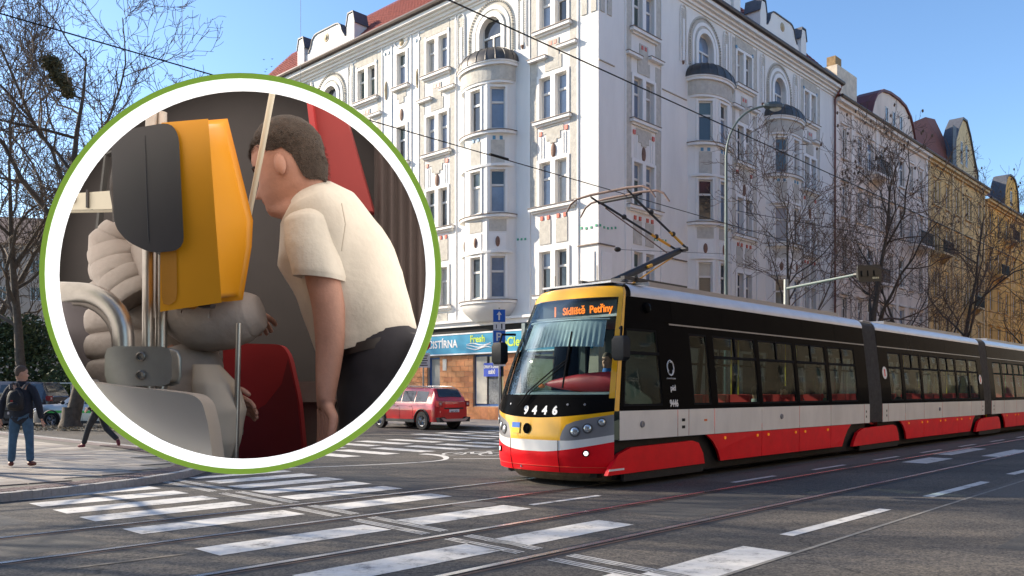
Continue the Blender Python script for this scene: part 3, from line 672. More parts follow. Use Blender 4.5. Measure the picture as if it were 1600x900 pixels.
txt('Fresh', -7.9, 4.12, .48, YG); txt('EcoClean', -6.2, 3.88, .62, YG, .95); txt('ecoPR\u00c1DELNA', -3.2, 3.9, .5, WS, .9)
for k in range(3):
    b = MB(); b.tube([(-8.15 + t * .22, -.25, 3.86 - k * .1 + .06 * math.sin(t * .9 + k)) for t in range(9)], [.012 + .016 * math.sin(math.pi * t / 8) for t in range(9)], 6); b.build('wave_mark', WS, fas)
SB = mat('sticker_blue', (.01, .06, .5), .5, var=0)
s1 = tag(slab('window_poster', -7.15, -6.0, -.02, .0, 2.25, 2.92, SB, None, Matrix.Translation((CX, CY, 0)) @ STREET @ ML), 'small deep blue poster with white letters in the shop window', 'poster')
for t_, z in (('\u00daPRAVY A OPRAVY', 2.72), ('OD\u011aV\u016e', 2.45)):
    o = link('lettering', text_mesh(t_, .2 if z > 2.6 else .22, WS, .004, 'CENTER', .008, .62)); mw = Matrix.Translation((CX, CY, 0)) @ STREET @ ML @ face_matrix((-6.58, -.03, z), (1, 0, 0)); o.parent = s1; bpy.context.view_layer.update(); o.matrix_parent_inverse = s1.matrix_world.inverted(); o.matrix_world = mw
tag(slab('notice', -10.15, -9.85, -.07, -.045, 2.6, 3.2, mat('paper', (.6, .58, .52), .8), None, Matrix.Translation((CX, CY, 0)) @ STREET @ ML), 'pale paper notice fixed to the orange stone wall beside the shop door', 'notice')
# goods in the shop window
for k in range(5):
    b = MB(); b.blob((0, 0, .1), (.12, .08, .12), seg=8, rings=5)
# ------------------------------------------------------------------ neighbouring houses along the street
def row_house(name, label, u0, u1, zg, wall, trim, cols, rows, balconies=(), gable=None, roofm=None, cat='building', pil=(), bayc=()):
    p = Vector((CX, CY, 0)) + D * u0; h = thing(name, label, cat, tuple(p), ANG); W = u1 - u0
    holes = []
    for c, w in cols:
        for a, d in rows: holes.append((c - w / 2, c + w / 2, a, d))
    b = MB(); holes_wall(b, 0, W, 0, zg, holes, .22)
    b.box(0, W, .6, 12, 0, zg - .1, 1); b.build('wall', [wall, dark_in], h)
    for c, w in cols:
        for i, (a, d) in enumerate(rows):
            window(h, I4, c - w / 2, c + w / 2, a, d, y=.1, mull=w > .9, tr=.68)
            for s in (-1, 1): slab('surround', *sorted((c + s * w / 2 + s * .003, c + s * (w / 2 + .14))), -.05, 0, a, d + .12, trim, h)
            slab('sill', c - w / 2 - .2, c + w / 2 + .2, -.16, 0, a - .12, a - .005, trim, h)
            slab('hood', c - w / 2 - .25, c + w / 2 + .25, -.2 if i % 2 else -.1, 0, d + .22, d + .34, trim, h)
            slab('spandrel', c - w / 2, c + w / 2, -.03, 0, a - .75, a - .2, trim, h)
    for x in pil: slab('pilaster', x - .22, x + .22, -.1, 0, 5, zg - .4, trim, h)
    for z, zz, d in ((zg - .5, zg - .3, .2), (zg - .3, zg - .05, .45), (4.4, 4.65, .18)): slab('cornice', 0.01, W - .01, -d, 0, z, zz, trim, h)
    b = MB(); b.tube([(0, -.52, zg + .02), (W, -.52, zg + .02)], .11, 6); b.build('gutter', MATS['gutter_metal'], h)
    iron = mat('wrought_iron', (.02, .02, .022), .5, metal=.5)
    for c, w, z in balconies:
        slab('balcony_slab', c - w / 2, c + w / 2, -1.0, 0, z - .16, z, trim, h)
        b = MB(); n = int(w / .12)
        for k in range(n + 1): x = c - w / 2 + .04 + k * (w - .08) / n; b.box(x - .012, x + .012, -.97, -.945, z + .02, z + .95)
        for k in range(8):
            for s in (-1, 1): y = -.97 + k * .13; xx = c + s * (w / 2 - .04); b.box(xx - .012, xx + .012, y, y + .02, z + .02, z + .95)
        b.box(c - w / 2, c + w / 2, -.99, -.93, z + .95, z + 1.0); b.build('balcony_railing', iron, h)
        b = MB(); b.prism([(0, z - .16), (-.8, z - .16), (-.5, z - .5), (0, z - .8)], c - w / 2 + .2, c - w / 2 + .4, P=lambda y, zz, x: (x, y, zz)); b.build('bracket', trim, h); b = MB(); b.prism([(0, z - .16), (-.8, z - .16), (-.5, z - .5), (0, z - .8)], c + w / 2 - .4, c + w / 2 - .2, P=lambda y, zz, x: (x, y, zz)); b.build('bracket', trim, h)
    for c in bayc:
        b = MB(); zt = rows[0][0] - 1
        holes = [(c - .9, c + .9, a, d) for a, d in rows[1:4]]
        slab('bay', c - 1.5, c + 1.5, -.9, 0, 5, zt, wall, h)
        for a, d in rows[1:4]:
            for q in (-.75, .1): window(h, I4, c + q, c + q + .65, a, d, y=-.97, tr=.68)
            slab('sill', c - 1.6, c + 1.6, -1.1, 0, a - .2, a - .05, trim, h)
    roof_plane(h, I4, 0, W, -.4, zg + .1, 5, zg + 5.5 if gable else zg + 4, roofm, tiles=False)
    return h
RW = [(17.2, 19.2), (13.3, 15.4), (9.5, 11.6), (5.7, 7.8), (1.3, 3.6)]
PINK = mat('pink_render', (.72, .60, .51), .8, var=.2, scale=.8, streak=.25, bump=.2); PTR = mat('pink_trim', (.78, .69, .61), .75, var=.12)
REDR = mat('dark_red_roof', (.13, .03, .028), .6, var=.3, scale=3)
ph = row_house('pink_house', 'pale pink apartment house with a curved gable right beside the white corner house', 25.36, 44.0, 20.9, PINK, PTR,
    [(1.6, .7), (4.3, .7), (6.2, 1.1), (8.6, .7), (10.4, .7), (12.6, 1.1), (14.8, .7), (17.0, .8)], RW, [(6.2, 2.6, 16.8), (6.2, 2.6, 9.2), (15.6, 3.0, 13.0)], gable=1, roofm=REDR, pil=(.3, 2.9, 7.4, 11.5, 18.3))
def gable(h, c, W, z0, z1, wall, trim, shape='bell', slots=2, roofm=None, depth=5):
    if shape == 'bell': pr = [(-W, 0), (-W * .93, .25), (-W * .86, .48), (-W * .74, .72), (-W * .5, .93), (-W * .2, 1), (W * .2, 1), (W * .5, .93), (W * .74, .72), (W * .86, .48), (W * .93, .25), (W, 0)]
    else: pr = [(-W, 0), (-W * .95, .2), (-W * .72, .42), (-W * .42, .78), (-.14 * W, 1), (.14 * W, 1), (W * .42, .78), (W * .72, .42), (W * .95, .2), (W, 0)]
    pts = [(x, z0 + (z1 - z0) * t) for x, t in pr]
    b = MB(); b.prism(pts, -.05, .35, P=lambda x, z, y: (c + x, y, z)); g = b.build('gable', wall, h)
    b = MB()
    for i in range(len(pts) - 1):
        (xa, za), (xb, zb) = pts[i], pts[i + 1]; b.add([(c + xa, -.2, za), (c + xb, -.2, zb), (c + xb, depth, zb), (c + xa, depth, za), (c + xa, -.2, za + .18), (c + xb, -.2, zb + .18), (c + xb, depth, zb + .18), (c + xa, depth, za + .18)], [(0, 1, 5, 4), (4, 5, 6, 7), (0, 3, 2, 1)])
    b.build('gable_roof', roofm or SLATE, h)
    for k in range(slots):
        x = c + (k - (slots - 1) / 2) * 1.5; window(h, I4, x - .28, x + .28, z0 + (z1 - z0) * .2, z0 + (z1 - z0) * .6, y=-.1, tr=0, g=GLD)
gable(ph, 10.8, 4.8, 20.9, 23.6, PINK, PTR, 'bell', 3, REDR, 1.6)
slab('chimney', 1.2, 4.6, .3, 1.3, 20, 23.5, mat('chimney_cream', (.6, .52, .42), .9, var=.2), ph); slab('chimney_pot', 1.4, 2.4, .5, 1.1, 23.5, 24.2, mat('chimney_ochre', (.3, .2, .1), .9, var=.3), ph)
OCH = mat('ochre_render', (.68, .44, .17), .85, var=.3, scale=.6, streak=.3, bump=.3); OTR = mat('ochre_trim', (.64, .46, .24), .8, var=.2)
oh = row_house('ochre_house', 'dirty ochre apartment house with a tall plain gable and dark red tiled roof', 44.02, 61.0, 20.9, OCH, OTR,
    [(1.9, .65), (2.9, .65), (5.2, .75), (8.0, .7), (11.0, .7), (12.0, .7), (15.0, .8)], RW, [(2.4, 3.0, 13.0), (11.5, 3.2, 9.2)], gable=1, roofm=mat('rust_red_roof', (.2, .06, .035), .7, var=.3, scale=6), pil=(.3, 6.6, 9.4, 16.4), bayc=())
gable(oh, 9.9, 4.3, 20.9, 26.0, mat('ochre_gable', (.66, .5, .27), .85, var=.15), OTR, 'round', 2, SLATE, 1.0)
b = MB(); b.add([(-3.2, -.3, 21.1), (7.6, -.3, 21.1), (7.6, 1.7, 26.0), (4.4, 1.5, 25.4), (-3.2, 1.2, 22.6), (-3.2, 2.2, 21.1), (7.6, 3, 21.1)], [(0, 1, 2, 3, 4), (0, 4, 5), (1, 6, 2), (2, 6, 5, 4, 3)]); b.build('hip_roof', MATS['rust_red_roof'], oh); slab('roof_edge_sheet', 5.6, 6.6, -.36, -.3, 21.1, 24.6, SLATE, oh)
ORA = mat('orange_render', (.74, .40, .09), .85, var=.3, scale=.6, streak=.3, bump=.3); ORT = mat('orange_trim', (.70, .43, .16), .8, var=.2)
gh = row_house('orange_house', 'orange apartment house with white windows farthest down the street', 61.02, 84.0, 20.2, ORA, ORT,
    [(2.0, .9), (5.0, .9), (8.0, .9), (11.0, .9), (14.0, .9), (17.5, .9), (21, .9)], RW, [(3.5, 3.0, 13.0), (8.0, 2.2, 17.0)], gable=1, roofm=REDR, pil=(.4, 9.6, 16))
gable(gh, 9.5, 3.2, 20.2, 24.0, ORA, ORT, 'bell', 1, SLATE, 1.2)
bh = row_house('brown_house', 'brown house at the far right end of the row', 84.02, 112.0, 18.5, mat('brown_render', (.3, .2, .1), .85, var=.3), OTR, [(2.0 + 3 * k, .9) for k in range(8)], RW[1:], roofm=REDR)
# apartment block far left behind the trees
BEI = mat('beige_render', (.40, .33, .27), .85, var=.15, scale=.5)
def far_block(name, label, x, y, rz, W, H, n, rows, wall, roofc):
    h = thing(name, label, 'building', (x, y, 0), rz); holes = []
    for k in range(n):
        c = (k + .5) * W / n
        for a in rows: holes.append((c - .6, c + .6, a, a + 1.5))
    b = MB(); holes_wall(b, 0, W, 0, H, holes, .2); b.box(0, W, .5, 12, 0, H - .1, 1); b.add([(0, 0, 0), (0, 12, 0), (0, 12, H), (0, 0, H), (W, 0, 0), (W, 12, 0), (W, 12, H), (W, 0, H)], [(0, 1, 2, 3), (4, 5, 6, 7)]); b.build('wall', [wall, dark_in], h)
    for a, c, d, e in holes: window(h, I4, a, c, d, e, y=.08, mull=True, tr=0)
    b = MB(); b.prism([(-.6, H), (12.6, H), (6, H + 4)], -.3, W + .3, P=lambda y, z, x: (x, y, z)); b.build('roof', roofc, h); return h
far_block('apartment_block', 'beige apartment block seen through the bare trees at the far left', -66, 88, R_(14), 26, 17.5, 8, [1.5, 4.8, 8.1, 11.4, 14.4], BEI, mat('brown_roof', (.2, .13, .1), .8, var=.2))
far_block('side_street_house', 'grey house down the side street behind the round display', -40, 76, ANG - math.pi / 2 + R_(180) - R_(180), 18, 16, 5, [1.5, 5, 8.5, 12], mat('grey_render', (.45, .42, .38), .85, var=.1), MATS['brown_roof'])
# ------------------------------------------------------------------ the tram (local x = backwards along the tram, near side at -y)
TW = mat('tram_white', (.76, .745, .72), .38, var=.11, scale=1.3, coat=.25, streak=.4); TR = mat('tram_red', (.80, .004, .012), .4, var=.1, spec=.25)
TY = mat('tram_yellow', (.85, .43, .004), .3, var=.04, coat=.5); TK = mat('tram_black_gloss', (.008, .0078, .008), .16, var=.1, spec=.03); TG = mat('tram_grey', (.25, .25, .27), .35, metal=.4, var=.08)
UND = mat('underframe', (.016, .014, .013), .8, var=.4, scale=9); DUST = mat('dusty_underframe', (.15, .11, .065), .9, var=.4, scale=9)
ROOFW = mat('tram_roof_white', (.62, .63, .66), .3, var=.08, coat=.3); RUB = mat('rubber', (.008, .008, .009), .85, var=.1, spec=.15); BLUEK = mat('roof_dark_blue', (.02, .035, .055), .35, var=.1)
TGL = glass('tram_glass', (.40, .50, .47), .0, .02, 1.22); WSG = glass('windscreen_glass', (.72, .83, .83), .0, .02, 1.22)
TK.node_tree.nodes['Principled BSDF'].inputs['IOR'].default_value = 1.18
SIGNW = mat('decal_white', (.75, .75, .75), .5, var=0)
def w_(z):
    if z < 1.2: return 1.23 - max(0, .35 - z) * .12
    if z < 3.05: return 1.23 - .19 * ((z - 1.2) / 1.85) ** 1.25
    t = min(1, (z - 3.05) / .25); return 1.04 - .30 * (1 - math.sqrt(max(0, 1 - t * t)))
def xs_(z): return .62 + (0 if z < 1.2 else .68 * ((z - 1.2) / 2.0) ** 1.2)
def nar_(z): return .09 * max(0, min(1, (z - 1.25) / 1.8)) ** 1.2
def lerp_tab(tab, z):
    for (a, b_), (c, d) in zip(tab, tab[1:]):
        if z <= c: return b_ + (d - b_) * max(0, (z - a)) / (c - a)
    return tab[-1][1]
XF = [(.1, .3), (.25, .17), (.5, .11), (.8, .11), (1.1, .14), (1.4, .22), (2.0, .42), (2.6, .66), (3.0, .90), (3.2, 1.05), (3.3, 1.22)]
def nose(t, z, off=0):
    a = abs(t); x0 = lerp_tab(XF, z); x1 = xs_(z) if z >= .35 else xs_(z) + .02
    return (x0 + (x1 - x0) * (a ** 2.7) - off, t * (w_(z) - nar_(z) + off * .2) , z)
tram = thing('tram', 'red and white articulated low-floor tram with a yellow front, route 1, pantograph raised', 'tram', UV(9.85, 8.97, 0), ANG)
def patch(name, m, t0, t1, zlo, zhi, nt=40, nz=8, off=0, parent=tram, thick=0):
    b = MB(); rows = []
    for j in range(nz + 1):
        rows.append([nose(t0 + (t1 - t0) * i / nt, zlo(t0 + (t1 - t0) * i / nt) * (1 - j / nz) + zhi(t0 + (t1 - t0) * i / nt) * j / nz, off) for i in range(nt + 1)])
    b.grid(rows)
    return b.build(name, m, parent, smooth=60)
K = lambda v: (lambda t: v)
zr = lambda t: .56 + .17 * max(0, (abs(t) - .15) / .85) ** 1.6
zw = lambda t: .74 + .10 * max(0, (abs(t) - .5) / .5) ** 1.5
zk = lambda t: 1.09 + .11 * abs(t) ** 2
def zg(t):
    return lerp_tab([(.42, .745), (.45, .88), (.5, .985), (.6, 1.04), (.8, 1.1), (1, 1.15)], abs(t))
bum = patch('bumper', TR, -1, 1, K(.24), zr, 60, 10)
patch('white_band', TW, -1, 1, zr, zw, 60, 5)
patch('bonnet', TY, -.43, .43, zw, zk, 40, 8)
for s in (-1, 1):
    t0, t1 = sorted((s * .43, s * 1.0)); patch('bonnet_wing', TY, t0, t1, zg, zk, 24, 4)
    hl = patch('headlight_cluster', TG, t0, t1, zw, zg, 24, 8)
    for (tt, zz, r) in ((.61, .885, .066), (.75, .935, .062), (.89, 1.03, .054)):
        p = Vector(nose(s * tt, zz)); q = Vector(nose(s * (tt + .01), zz)); r2 = Vector(nose(s * tt, zz + .02)); nn = (q - p).cross(r2 - p).normalized()
        if nn.x > 0: nn = -nn
        rot = nn.to_track_quat('Z', 'Y').to_matrix().to_4x4()
        b = MB(); b.lathe([(r * 1.35, -.02), (r * 1.3, .012), (r, .014), (r * .92, -.01)], 18); b.build('lamp_ring', mat('lamp_bezel', (.08, .08, .085), .4), hl, Matrix.Translation(p) @ rot, smooth=True)
        b = MB(); b.lathe([(r * .92, .0145), (r * .8, .02), (.01, .026)], 16); b.build('lamp_lens', mat('lamp_lens', (.55, .6, .65), .08, metal=.7, var=.1), hl, Matrix.Translation(p) @ rot, smooth=True)
    p = Vector(nose(s * .74, .55, .01)); b = MB(); b.lathe([(.036, .0135), (.03, .02), (.01, .022)], 14)
    nn = Vector((-.8, s * .6, 0)).normalized(); rot = nn.to_track_quat('Z', 'Y').to_matrix().to_4x4()
    b.build('running_light', mat('running_lamp_lit', (.8, .8, .8), .2, emit=(1, .97, .9), es=.9), tram, Matrix.Translation(p) @ rot); b = MB(); b.lathe([(.055, -.01), (.052, .012), (.037, .013)], 14); b.build('lamp_ring', TK, tram, Matrix.Translation(p) @ rot)
    patch('corner_pillar', TY if s < 0 else TK, *sorted((s * .945, s * 1.0)), K(1.40), K(3.03), 4, 30)
patch('base_band', TK, -1, 1, zk, K(1.40), 60, 5)
patch('black_border', TK, -.945, .945, K(1.40), K(1.455), 50, 2, .004)
patch('windscreen', WSG, -.945, .945, K(1.455), K(3.03), 50, 26)
patch('front_arch', TY, -1, 1, K(3.03), lambda t: 3.15 - .0 * abs(t), 50, 5, .0)
patch('front_arch_top', TY, -1, 1, lambda t: 3.15, lambda t: 3.235 - .02 * abs(t) ** 3, 50, 3, .0)
# yellow edge that runs down the near side behind the windscreen
def side(x, y, z, s=-1):
    k = (xs_(z) - .62) * max(0, min(1, (1.7 - x) / 1.08)); return (x + k, s * (w_(z) - y - nar_(z) * max(0, min(1, (2.4 - x) / 1.78))), z)
def side_strip(name, m, x0, x1, z0, z1, s=-1, off=.0, parent=tram, nz=None, nx=1):
    b = MB(); nz = nz or max(1, int((z1 - z0) / .15)); rows = [[side(x0 + (x1 - x0) * i / nx, -off, z0 + (z1 - z0) * j / nz, s) for i in range(nx + 1)] for j in range(nz + 1)]
    b.grid(rows, flip=s > 0); b.grid([[side(x0, -off, z0, s), side(x1, -off, z0, s)], [side(x0, .03, z0, s), side(x1, .03, z0, s)]])
    b.grid([[side(x0, -off, z1, s), side(x1, -off, z1, s)], [side(x0, .03, z1, s), side(x1, .03, z1, s)]])
    return b.build(name, m, parent, smooth=30)
side_strip('front_edge', TY, .62, .74, 1.2, 3.2, -1, .006, nz=24); side_strip('front_edge', TK, .62, .74, 1.2, 3.2, 1, .006, nz=24)
# body sections
segs = [(.745, 10.98), (11.82, 20.98), (21.82, 31.0)]
WZ = (1.27, 2.52)
wins = {0: [(.86, 1.98), (2.95, 3.55), (3.75, 5.35), (5.48, 7.02), (7.15, 8.62), (8.78, 10.3)], 1: [(12.5, 13.4), (13.6, 14.9), (15.05, 16.5), (16.65, 18.1), (18.25, 19.4), (19.55, 20.5)], 2: [(22.4, 23.4), (23.6, 25.1), (25.25, 26.8), (26.95, 28.4), (28.6, 30.2)]}
for si, (a, c) in enumerate(segs):
    for s in (-1, 1):
        b = MB(); zs = [1.2, WZ[0], 1.6, 1.9, 2.15, WZ[1], 2.65, 2.85, 3.05]; xs = sorted({a, c, *[q for w in wins[si] for q in w]})
        if si == 0: xs = sorted(set(xs) | {1.2, 1.45, 1.7})
        for i in range(len(xs) - 1):
            for j in range(len(zs) - 1):
                mx, mz = (xs[i] + xs[i + 1]) / 2, (zs[j] + zs[j + 1]) / 2
                if WZ[0] < mz < WZ[1] and any(p < mx < q for p, q in wins[si]): continue
                for y in (0, .05): b.add([side(xs[i], y, zs[j], s), side(xs[i + 1], y, zs[j], s), side(xs[i + 1], y, zs[j + 1], s), side(xs[i], y, zs[j + 1], s)], [(0, 1, 2, 3)])
        for p, q in wins[si]:
            for (u0, z0, u1, z1) in ((p, WZ[0], q, WZ[0]), (p, WZ[1], q, WZ[1])): b.add([side(u0, 0, z0, s), side(u1, 0, z1, s), side(u1, .05, z1, s), side(u0, .05, z0, s)], [(0, 1, 2, 3)])
            for x in (p, q):
                for j in range(1, len(zs) - 4): b.add([side(x, 0, zs[j], s), side(x, 0, zs[j + 1], s), side(x, .05, zs[j + 1], s), side(x, .05, zs[j], s)], [(0, 1, 2, 3)])
        b.build('window_band', TK, tram)
        for p, q in wins[si]:
            fr = MB(); 
            def bar_(x0, x1, z0, z1, y0=.0, y1=.035):
                fr.add([side(x, y, z, s) for z in (z0, z1) for y in (y0, y1) for x in (x0, x1)], [(0, 1, 3, 2), (4, 5, 7, 6), (0, 1, 5, 4), (2, 3, 7, 6), (0, 2, 6, 4), (1, 3, 7, 5)])
            bar_(p, q, WZ[0], WZ[0] + .035, .004); bar_(p, q, WZ[1] - .035, WZ[1], .004); bar_(p, p + .035, WZ[0], WZ[1], .004); bar_(q - .035, q, WZ[0], WZ[1], .004)
            if q - p > .7: bar_(p, q, 2.1, 2.15, -.006)
            if q - p > 1.2: bar_((p + q) / 2 - .025, (p + q) / 2 + .025, 2.15, WZ[1], -.004)
            w = fr.build('window', RUB, tram)
            b = MB(); rows = [[side(x, .014, z, s) for x in (p + .03, q - .03)] for z in (WZ[0] + .03, 1.7, 2.1)]; b.grid(rows); b.build('pane', TGL, w)
            b = MB(); rows = [[side(x, .014, z, s) for x in (p + .03, q - .03)] for z in (2.1, 2.3, WZ[1] - .03)]; b.grid(rows); b.build('pane', TGL, w)
        # seams of the black glazing, a pale rail above the windows
        side_strip('trim_rail', mat('grey_trim', (.2, .2, .21), .35, metal=.6), max(a, 2.35), c, 2.63, 2.655, s, .008, nx=3)
        n = int((c - a) / 1.55)
        for k in range(n): side_strip('glazing_panel', TK, a + (c - a) * k / n + .008, a + (c - a) * (k + 1) / n - .008, 2.67, 3.04, s, .006, nx=3 if si == 0 else 1)
        # white panels under the windows
        cuts = [a] + ([2.4, 2.75] if si == 0 else [a + .4]) + [q + .065 for p, q in wins[si][(1 if si == 0 else 0):-1] if q + .065 > (2.8 if si == 0 else a + .5)] + ([c - .35, c])
        cuts = sorted(set(round(x, 3) for x in cuts))
        for x0, x1 in zip(cuts, cuts[1:]):
            side_strip('white_panel', TW, x0 + (.0 if x0 == a else .007), x1 - .007, .745, 1.2, s, .012, nx=2)
        # red skirts between the bogies
        lo = {0: (3.72, 9.45), 1: (13.45, 19.5), 2: (23.5, 27.6)}[si]
        skc = [lo[0]] + [x for x in cuts if lo[0] + .6 < x < lo[1] - .6] + [lo[1]]
        for i, (x0, x1) in enumerate(zip(skc, skc[1:])):
            b = MB(); ptsz = [(x0 + .007, .25), (x1 - .007, .25), (x1 - .007, .737), (x0 + .007, .737)]
            if i == 0: ptsz = [(x0 + .12, .25), (x1 - .007, .25), (x1 - .007, .737), (x0 - .38, .737), (x0 - .17, .62), (x0, .45)]
            if i == len(skc) - 2: ptsz = ([(x0 + .007, .25)] if i else ptsz[:1]) + [(x1 - .12, .25), (x1, .45), (x1 + .17, .62), (x1 + .38, .737)] + ([(x0 + .007, .737)] if i else ptsz[3:])
            b.prism(ptsz, -.012, .03, P=lambda x, z, y: side(x, y, z, s)); sk = b.build('skirt_panel', TR, tram)
            if x1 - x0 > .8 and s < 0:
                for q in (x0 + .25, x1 - .2):
                    b = MB(); b.lathe([(.028, -.02), (.026, .0), (.01, .006)], 10, axis='y'); b.build('marker_lamp', mat('amber_lamp', (.8, .3, .02), .3, emit=(1, .35, .02), es=.15), sk, Matrix.Translation((q, -1.243, .66)))
        # roof edge and roof
        side_strip('roof_edge', ROOFW, a + (.25 if si == 0 else 0), c, 3.05, 3.3, s, .014, nz=8, nx=6)
        side_strip('sole_bar', UND, a, c, .12, .745, s, -.12, nx=2)
    b = MB(); b.box(a + (.45 if si == 0 else 0), c, -.74, .74, 3.28, 3.31); b.build('roof', ROOFW, tram)
    b = MB(); b.box(a + .7, c - .15, -1.1, 1.1, .3, .36); b.build('floor', mat('tram_floor', (.06, .06, .065), .8), tram)
    b = MB(); b.box(a + .4, c - .1, -.98, .98, 2.72, 2.76); b.build('ceiling', mat('tram_ceiling', (.4, .4, .4), .6), tram)
    b = MB(); b.box(a + 1.6, c - .6, -.7, .7, 3.31, 3.40); b.build('roof_equipment', TG, tram)
# bellows
BEL = mat('bellows_rubber', (.13, .12, .105), .7, var=.25, scale=9)
for xa in (10.98, 20.98):
    b = MB(); n = 13; rings = []
    for i in range(n * 2 + 1):
        x = xa + .84 * i / (n * 2); d = .0 if i % 2 == 0 else .075
        pr = [(-(w_(z) - d), z) for z in (.75, 1.0, 1.2, 1.6, 2.1, 2.6, 3.05, 3.15, 3.25)]; rings.append([(x, y, z) for y, z in pr] + [(x, 0, 3.3 - d)] + [(x, -y, z) for y, z in pr[::-1]])
    b.grid(rings); b.build('bellows', BEL, tram)
# bogies: fairing, wheels, frame
def bogie(x0, x1, wheels):
    for s in (-1, 1):
        if s > 0 and x0 < 2: x0 += .7
        pr = [(x0, .22), (x0 + .06, .32), (x0 + .28, .53), (x0 + .62, .625), (x1 - .4, .655), (x1 - .2, .61), (x1 - .05, .42), (x1, .24)]
        b = MB(); b.prism(pr, -.02, .05, P=lambda x, z, y: (x, s * (1.235 - y), z)); f = b.build('bogie_fairing', TR, tram)
        if s < 0 and x0 < 2: slab('white_mark', x0 + .03, x0 + .42, -1.262, -1.256, .285, .315, SIGNW, f)
        slab('fairing_foot', x0 + .45, x1 - .02, s * 1.2 - .03, s * 1.2 + .03, .1, .238, UND, tram)
        for wx in wheels:
            b = MB(); b.lathe([(.02, -.07), (.12, -.07), (.16, -.03), (.25, -.03), (.29, -.055), (.31, -.05), (.31, .05), (.34, .055), (.34, .075), (.02, .075)], 24, axis='y'); b.build('wheel', mat('wheel_steel', (.1, .085, .07), .5, metal=.6, var=.3), tram, Matrix.Translation((wx, s * .72, .345)) @ (Matrix.Rotation(math.pi, 4, 'Z') if s > 0 else Matrix()))
    b = MB(); b.box(x0 + .2, x1 - .2, -1.0, -.9, .2, .5); b.box(x0 + .2, x1 - .2, .9, 1.0, .2, .5); b.box(wheels[0] + .3, wheels[1] - .3, -.9, .9, .25, .55)
    for wx in wheels: b.tube([(wx, -1.05, .345), (wx, 1.05, .345)], .07, 8)
    b.build('bogie_frame', UND, tram)
bogie(.42, 3.25, (1.1, 2.95)); bogie(9.9, 12.95, (10.5, 12.4)); bogie(19.9, 22.9, (20.5, 22.4)); bogie(27.9, 30.6, (28.4, 30.2))
b = MB()
for a, c in ((.55, .8), (3.7, 9.8), (13.3, 19.6), (23.2, 27.8)): b.box(a + .0, c, -.95, .95, .16, .5)
b.build('underframe', UND, tram)
b = MB(); rings = []
for z in (.09, .18, .25):
    rings.append([(lambda p: (p[0] + .14 + (.12 if z < .1 else 0), p[1] * .86, z))(nose(-1 + 2 * i / 30, .25)) for i in range(31)] + [(2.0, .9, z), (2.0, -.9, z)])
b.loft(rings); b.build('front_apron', DUST, tram)
# front details
seam = MB(); seam.tube([nose(-.40, z, .003) for z in (.25, .35, .45, .56, .65, .74)], .005, 4); seam.build('seam', RUB, tram)
seam = MB(); seam.tube([nose(.43, z, .003) for z in (.25, .35, .45, .56, .65, .74)], .005, 4); seam.build('seam', RUB, tram)
seam = MB(); seam.tube([nose(t / 20, .33, .004) for t in range(-20, 21)], .006, 4); seam.build('bumper_crease', mat('red_highlight', (.7, .05, .02), .3), tram)  # highlight along the crease is put into this bead's own red
def on_nose(me, t, z, name, parent=tram, off=.006, spin=0):
    p = Vector(nose(t, z, off)); dx = (Vector(nose(t - .02, z)) - Vector(nose(t + .02, z))).normalized(); dz = (Vector(nose(t, z + .03)) - Vector(nose(t, z - .03))).normalized()
    # text x runs to the viewer's right: from +y (far) to -y (near)
    zz = dx.cross(dz).normalized(); m = Matrix((dx, zz.cross(dx), zz)).transposed().to_4x4(); m.translation = p; return link(name, me, parent, m)
for ch, t in zip('9446', (.15, .0, -.17, -.33)): on_nose(text_mesh(ch, .185, SIGNW, .002, 'CENTER', .009), t, 1.20, 'fleet_digit')
def quad_mesh(w, h, m, n=1):
    b = MB(); b.box(-w / 2, w / 2, -h / 2, h / 2, -.002, .002); return b.mesh('decal', m)
UB = mat('flag_blue', (.01, .16, .62), .4, var=0); UYL = mat('flag_yellow', (.85, .62, .01), .4, var=0)
fl = on_nose(quad_mesh(.2, .085, UB), .31, .965, 'flag_sticker', off=.012); link('yellow_half', quad_mesh(.2, .085, UYL), fl, Matrix.Translation((0, -.088, .0)))
b = MB(); b.lathe([(.075, 0), (.085, .006), (.065, .006), (.06, .0)], 20); lg = on_nose(b.mesh('badge_ring', TK), .10, .915, 'badge')
b = MB(); b.prism([(-.012, -.045), (.012, -.045), (.012, .0), (.05, .012), (.02, .03), (.03, .05), (0, .04), (-.035, .03), (-.012, .0)], 0, .006); link('winged_arrow', b.mesh('winged_arrow', TK), lg)
for t in (.62, .3, -.62, -.88):
    b = MB(); b.lathe([(.02, 0), (.016, .006), (.003, .007)], 8); on_nose(b.mesh('bolt', SIGNW if False else TG), t * .8, 1.3 if abs(t) > .4 else .3, 'bolt')
# destination display behind the windscreen
LED = mat('led_orange', (.4, .12, .02), .8, emit=(1, .22, .02), es=.85, var=0); LEDR = mat('led_red', (.4, .03, .02), .6, emit=(1, .05, .03), es=1.4, var=0)
b = MB(); rows = []
for j in range(4): rows.append([(1.25, -.9 + 1.8 * i / 20, 2.69 + .36 * j / 3) for i in range(21)])
b.grid(rows); disp = b.build('destination_display', mat('display_back', (.012, .02, .026), .5, var=0), tram)
dp = slab('display_panel', 1.17, 1.19, -.88, .70, 2.72, 2.99, MATS['display_back'], tram)
for s_, y, sz in (('1', .42, .24), ('S\u00eddli\u0161t\u011b', .01, .17), ('Pet\u0159iny', -.56, .17)): link('destination_text', text_mesh(s_, sz, LED, .002, 'CENTER', .005, .98), disp, face_matrix((1.163, y, 2.855), (0, -1, 0)))
